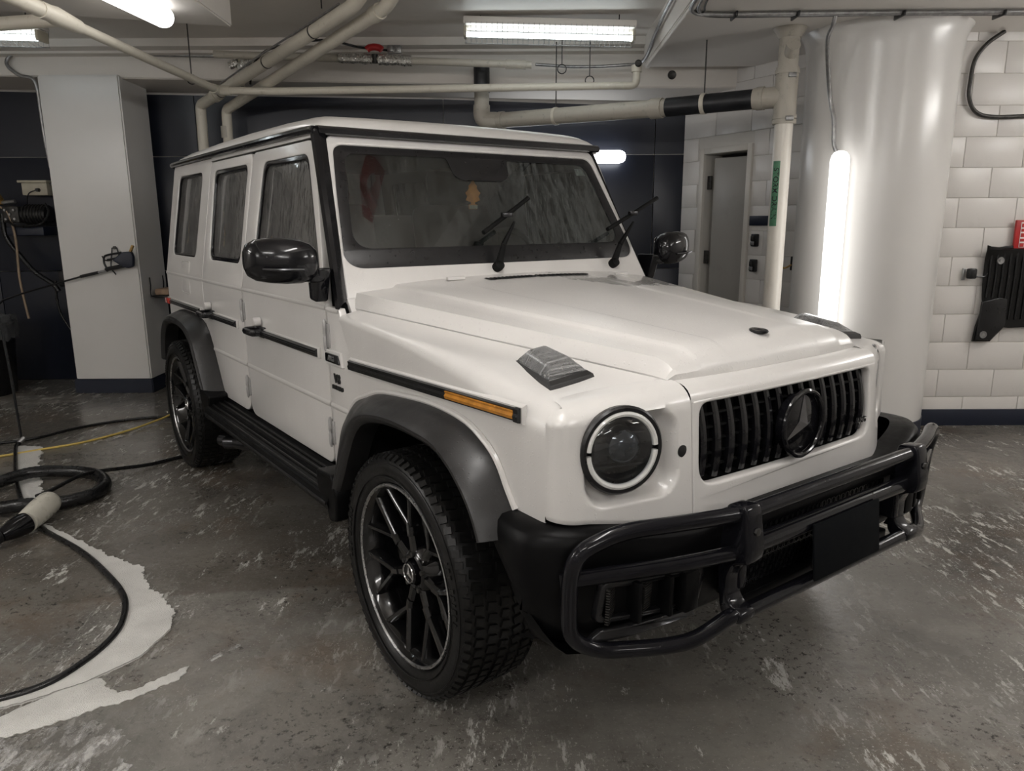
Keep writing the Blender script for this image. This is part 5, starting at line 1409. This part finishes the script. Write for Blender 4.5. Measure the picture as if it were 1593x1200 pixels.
# wire shelf on the side of the column
t = thing('wire_soap_shelf', 'small black wire shelf with a tan sponge on the side of the square column', 'shelf', (-3.27, 6.93, .86))
to_obj('shelf_tray', B((.09,0,.0), (.17,.28,.010), .003), 'blackpl', t)
for y in (-.13,.13): to_obj('shelf_wire', tube(spline([(.006,y,.17),(.01,y,.10),(.012,y,.0),(.17,y,.0)], 4), .005, 6), 'blackpl', t)
to_obj('front_wire', tube([(.17,-.13,.0),(.17,-.13,.06),(.17,.13,.06),(.17,.13,0)], .004, 6), 'blackpl', t)
o = settle(tag(to_obj('sponge', B((-3.18,6.93,.895), (.13,.21,.055), .014), 'sponge'), 'tan block sponge lying on the wire shelf of the square column', 'sponge'))
o = settle(tag(to_obj('blue_container', B((-3.05,7.16,.93), (.10,.14,.26), .012), 'bluepl'), 'blue plastic container on the navy wall between the column and the car', 'container'))
# ---- left wall corner: pump, socket box, hoses, bin
t = thing('socket_box', 'cream electrical box with lid and plug on the navy wall beside the column', 'electrical box', (-4.39, 7.22, 1.765))
bm = B((0,-.05,.055), (.235,.10,.115), .010); to_obj('box_body', bm, 'beige', t); to_obj('box_lid', B((-.01,-.055,.122), (.27,.12,.022), .006), 'beige', t)
to_obj('plug', L([(-.135,.001),(-.135,.015),(-.10,.018)], 14, 'Y', (.04,0,.045)), 'blackpl', t); to_obj('plug_cord', tube(spline([(.04,-.13,.045),(-.03,-.13,.02),(-.07,-.11,-.03),(-.09,-.09,-.10)], 4), .005, 6), 'blackpl', t)
to_obj('side_conduit', tube([(.11,-.04,.10),(.34,-.04,.10)], .014, 8), 'steel', t)
t = thing('pressure_pump', 'black pressure washer pump and motor on a shelf on the navy wall', 'pump', (-4.46, 7.08, 1.40))
to_obj('shelf', B((.0,.05,.04), (.34,.24,.08), .008), 'navybase', t)
to_obj('motor', tube([(-.02,0,.19),(.20,0,.19)], .085, 18), 'blackpl', t)
bm = bmesh.new()
for i in range(7): sweep(bm, [(.0+i*.028,0,.19),(.008+i*.028,0,.19)], .092, 18)
to_obj('cooling_fins', bm, 'darksteel', t)
to_obj('pump_head', B((-.10,-.02,.19), (.15,.14,.15), .015), 'darksteel', t)
for dx, dz in ((-.14,.23),(-.06,.23),(-.14,.15),(-.06,.15),(-.10,.19)): to_obj('head_bolt', L([(-.105,.001),(-.105,.011),(-.09,.012)], 8, 'Y', (dx,0,dz)), 'steel', t)
to_obj('loop_hose', tube(spline([(-.12,-.1,.13),(-.05,-.12,.09),(.08,-.12,.085),(.18,-.1,.11),(.23,-.06,.20),(.2,-.04,.29)], 5), .011, 8), 'rubhose', t)
t = thing('brass_manifold', 'brass water fittings on the navy wall at the left edge', 'valve', (-4.80, 7.12, 1.57))
for pts, r in (([(-.06,0,.13),(.10,0,.13)], .022), ([(.04,0,.06),(.04,0,.24)], .02), ([(.10,0,.15),(.10,-.05,.21)], .016), ([(-.03,0,.08),(-.03,-.06,.05)], .018)):
    to_obj('fitting', tube(pts, r, 10), 'brass', t)
to_obj('valve_lever', B((.02,-.05,.02), (.10,.03,.05), .008), 'yellow', t); to_obj('coupler', tube([(.10,0,.13),(.22,0,.14)], .018, 10), 'steel', t)
def hose(name, label, pts, r, mat, n=8, cat='hose', k=8):
    return settle(tag(to_obj(name, tube(spline(pts, k), r, n), mat, None, 60), label, cat))
hose('hose', 'thin tan hose hanging from the brass fittings down to the bin', [(-4.68,7.02,1.66),(-4.60,7.0,1.63),(-4.56,7.0,1.50),(-4.55,7.0,1.32),(-4.565,7.0,1.03),(-4.55,7.0,.80),(-4.52,6.98,.64)], .011, 'tan')
hose('hose', 'thick black hose hanging on the navy wall behind the tan hose', [(-4.72,7.12,1.60),(-4.71,7.12,1.38),(-4.61,7.14,1.20),(-4.50,7.14,1.06),(-4.35,7.14,.95),(-4.30,7.14,.88)], .022, 'rubhose')
hose('cable', 'black cable sagging on the navy wall beside the square column', [(-4.32,7.14,.98),(-4.33,7.14,.80),(-4.31,7.14,.66),(-4.24,7.14,.52),(-4.14,7.12,.40),(-4.05,7.05,.34)], .011, 'rubhose', cat='cable')
o = settle(tag(to_obj('wall_bracket', B((-4.22,7.17,1.0), (.10,.14,.15), .012), 'blackpl'), 'black bracket on the navy wall where the black hose hangs', 'bracket'))
t = thing('waste_bin', 'black waste bin with a thin plastic liner at the left edge of the view', 'bin', (-4.80, 6.62, 0))
to_obj('bin_body', L([(0,.26),(.02,.27),(.62,.315),(.64,.33),(.655,.33),(.655,.305)], 36, 'Z'), 'blackpl', t)
rnd = random.Random(11); rows = []
for (z, r) in ((.50,.335),(.60,.345),(.66,.345),(.70,.335),(.685,.30),(.60,.27)):
    rows.append([(( r+rnd.uniform(-.014,.014))*cos(2*pi*j/40), (r+rnd.uniform(-.014,.014))*sin(2*pi*j/40), z+rnd.uniform(-.02,.02)) for j in range(40)])
for r_ in rows: r_.append(r_[0])
bm = bmesh.new(); grid(bm, rows); to_obj('bin_liner', bm, 'liner', t, 8)
# ---- things on the floor
hose('wand', 'long thin black wand leaning from the floor towards the left edge', [(-3.43,5.03,.03),(-3.62,5.30,.33),(-3.84,5.60,.66),(-3.99,5.80,.86)], .009, 'blackpl', cat='wand')
settle(tag(to_obj('hose_coupling', tube([(-3.445,5.02,.012),(-3.42,5.05,.045)], .017, 12), 'steel'), 'small silver hose coupling on the floor at the foot of the black wand', 'coupling'))
hose('hose', 'thin black hose curving through the white foam in the foreground', [(-3.44,5.02,.012),(-3.39,4.90,.012),(-2.965,4.25,.012),(-2.66,3.84,.012),(-2.43,3.575,.012),(-2.03,3.262,.012),(-1.765,3.01,.012),(-1.60,2.82,.012),(-1.515,2.65,.012),(-1.485,2.51,.012),(-1.50,2.36,.012),(-1.555,2.22,.012),(-1.67,2.135,.012),(-1.86,2.05,.012),(-2.2,1.95,.012)], .0125, 'rubhose', 10)
hose('hose', 'thin black hose crossing the floor from the left edge behind the rear wheel', [(-3.75,4.95,.010),(-3.58,5.03,.010),(-3.40,5.16,.010),(-3.26,5.42,.010),(-3.0,5.65,.010),(-2.71,5.75,.010),(-2.2,5.80,.010),(-1.6,5.9,.010)], .010, 'rubhose')
hose('hose', 'thin yellow hose crossing the floor towards the rear wheel', [(-3.6,4.60,.008),(-3.387,4.73,.008),(-3.218,4.87,.008),(-3.01,5.05,.008),(-2.84,5.34,.010),(-2.72,5.62,.026),(-2.66,5.80,.030),(-2.4,6.0,.008)], .008, 'yellow')
hose('hose', 'black cable running from the thick coiled hose to under the rear wheel', [(-2.60,3.86,.055),(-2.567,3.93,.06),(-2.52,4.12,.075),(-2.48,4.30,.05),(-2.30,4.52,.016),(-2.147,4.71,.012),(-1.7,5.05,.010),(-1.2,5.25,.010)], .0115, 'rubhose', 10)
pts = [(-3.35,3.85,.036),(-3.10,3.97,.036),(-2.98,4.07,.052),(-2.86,4.25,.060),(-2.62,4.315,.040),(-2.46,4.24,.036),(-2.345,4.08,.036),(-2.34,3.93,.036),(-2.44,3.80,.040),(-2.57,3.72,.062),(-2.75,3.70,.045),(-3.1,3.66,.036)]
cp = spline(pts, 16)
bm = bmesh.new(); nn_ = len(cp); sweep(bm, cp, .036, 12, rfun=lambda t: .035+.0010*(1 if int(round(t*(nn_-1))) % 2 else -1))
settle(tag(to_obj('blower_hose', bm, 'rubhose', None, 30), 'thick ribbed black hose coiled on the wet floor at the left', 'hose'))
t = thing('blower_nozzle', 'cream dryer nozzle with a glossy black tip lying on the thick coiled hose', 'nozzle', (-2.49, 3.72, .0))
a = Vector((-2.43, 3.72, .085)); b = Vector((-2.40, 3.46, .070)); c_ = Vector((-2.44, 3.33, .055))
def nz_(p0, p1, prof, n=28):
    pts = [p0.lerp(p1, q[0]) for q in prof]; bm = bmesh.new()
    sweep(bm, [p-Vector((-2.49,3.72,0)) for p in pts], 1, n, rfun=lambda t: prof[min(len(prof)-1, int(round(t*(len(prof)-1))))][1]); return bm
to_obj('nozzle_body', nz_(a, b, [(0,.030),(.02,.048),(.06,.058),(.15,.062),(.5,.062),(.8,.058),(1,.054)]), 'nozzle', t, 60)
to_obj('nozzle_tip', nz_(b, c_, [(-.02,.052),(.1,.054),(.45,.050),(.7,.042),(.9,.034),(1,.030)]), 'gloss', t, 60)
to_obj('nozzle_mouth', nz_(c_, c_+Vector((-.03,-.05,-.006)), [(0,.030),(.5,.036),(1,.037)]), 'blackpl', t, 60)
# foam lying on the floor
def foam(label, outl, h=.010, seed=1, jag=.02, mat='foam'):
    K = 24; P = spline([(p[0], p[1], 0) for p in outl], K, True); pts = []; sd = 0
    for i, p in enumerate(P):
        d = P[(i+1) % len(P)]-P[i-1]; q = d.normalized(); n_ = Vector((q.y, -q.x, 0)); sd += d.length*.5
        w = jag*(.55*sin(sd*38+seed)+.5*sin(sd*83+2*seed)*sin(sd*21)+.35*sin(sd*170+seed)+.2*sin(sd*331))
        a0, a1 = outl[i//K][2], outl[(i//K+1) % len(outl)][2]; pts.append(p + n_*w*lerp(a0, a1, (i % K)/K))
    bm = plate([(p.x, p.y) for p in pts], t=h, bev=h*.45, res=1, fn=lambda u, v, w: (u, v, w+h*.4)); o = tag(to_obj('foam_patch', bm, mat, None, 70), label, 'foam'); o['kind'] = 'stuff'; return settle(o)
foam('large crescent of white foam beside the curved black hose', [(-2.40,3.585,.3),(-2.11,3.385,.6),(-1.843,3.194,.9),(-1.66,3.085,1),(-1.575,2.945,1),(-1.385,2.75,1),(-1.312,2.60,.3),(-1.315,2.50,.2),(-1.335,2.39,.2),(-1.42,2.27,.2),(-1.487,2.205,.3),(-1.66,2.09,.5),(-1.9,1.98,.5),(-1.86,2.06,0),(-1.64,2.155,0),(-1.54,2.25,0),(-1.49,2.36,0),(-1.475,2.51,0),(-1.505,2.65,0),(-1.59,2.82,0),(-1.755,3.01,0),(-2.02,3.262,0)], .010, 2, .012)
foam('white foam patch behind the thick coiled hose', [(-3.41,4.96,.4),(-3.24,4.935,.8),(-3.12,4.72,1),(-2.99,4.50,1),(-2.85,4.29,1),(-2.70,4.05,1),(-2.60,3.86,1),(-2.65,3.84,.1),(-2.95,4.24,.1),(-3.37,4.88,.1)], .008, 4, .016)
foam('thin white foam streak running out from the big foam crescent', [(-1.42,2.262,.3),(-1.35,2.215,1),(-1.29,2.19,1),(-1.20,2.26,1),(-1.13,2.34,.6),(-1.145,2.25,1),(-1.25,2.15,1),(-1.36,2.08,1),(-1.47,2.0,1),(-1.56,1.98,1),(-1.60,2.07,.5)], .005, 6, .008)
foam('small foam blob by the end of the thin foam streak', [(-1.08,2.36,1),(-1.03,2.40,1),(-1.0,2.47,1),(-1.05,2.44,1)], .004, 3, .006, 'foamfilm')
foam('loose foam streak on the dark floor beside the rear wheel', [(-.78,3.72,1),(-.62,3.95,1),(-.45,4.12,1),(-.52,3.98,1),(-.66,3.80,1)], .003, 5, .012, 'foamfilm')
foam('pale foam film painting in floor glare at the lower left corner', [(-1.62,2.02,1),(-1.5,1.96,1),(-1.40,2.02,1),(-1.22,2.02,1),(-1.10,1.85,1),(-1.0,1.7,1),(-.8,1.50,1),(-1.9,1.4,0),(-2.1,1.8,0)], .003, 9, .014, 'foamfilm')  # lamp glare on the wet floor, put in as a pale sudsy sheet
foam('narrow foam streak beside the yellow hose', [(-3.0,5.03,.4),(-2.85,5.25,.6),(-2.72,5.55,.5),(-2.76,5.30,.8),(-2.90,5.06,.8)], .006, 7, .012, 'foamfilm')
# red sign lying against the ceiling above the car: it shows only as a mirror image in the windscreen
t = thing('ceiling_sign', 'red sign with a white oval, mirrored in the left part of the windscreen', 'sign', (.16, 2.865, 2.915))
def cs(off): return lambda u, v, w: (u-.41, v-2.945, -(off+w))
to_obj('sign_board', plate([(.275,3.10),(.47,3.075),(.60,2.70),(.50,2.69),(.33,2.90)], t=.012, bev=.002, fn=cs(0)), 'red', t)
ax = Vector((.024,-.105)).normalized(); ay = Vector((-ax.y, ax.x))
ov = [(.413+ax.x*.056*cos(a)+ay.x*.030*sin(a), 2.946+ax.y*.056*cos(a)+ay.y*.030*sin(a)) for a in [2*pi*i/32 for i in range(32)]]
to_obj('oval', plate(ov, t=.004, bev=.001, fn=cs(.007)), 'whiteink', t)
br = [(.413+ax.x*p+ay.x*q, 2.946+ax.y*p+ay.y*q) for p, q in ((-.038,-.012),(-.034,-.019),(.038,.012),(.034,.019))]
to_obj('dark_bar', plate(br, t=.003, bev=.0005, fn=cs(.010)), 'ink', t)
for x, y in ((.32,3.06),(.50,2.75)): to_obj('sign_hanger', tube([(x-.41, y-2.945, 0),(x-.41, y-2.945, .05)], .004, 6), 'darksteel', t)
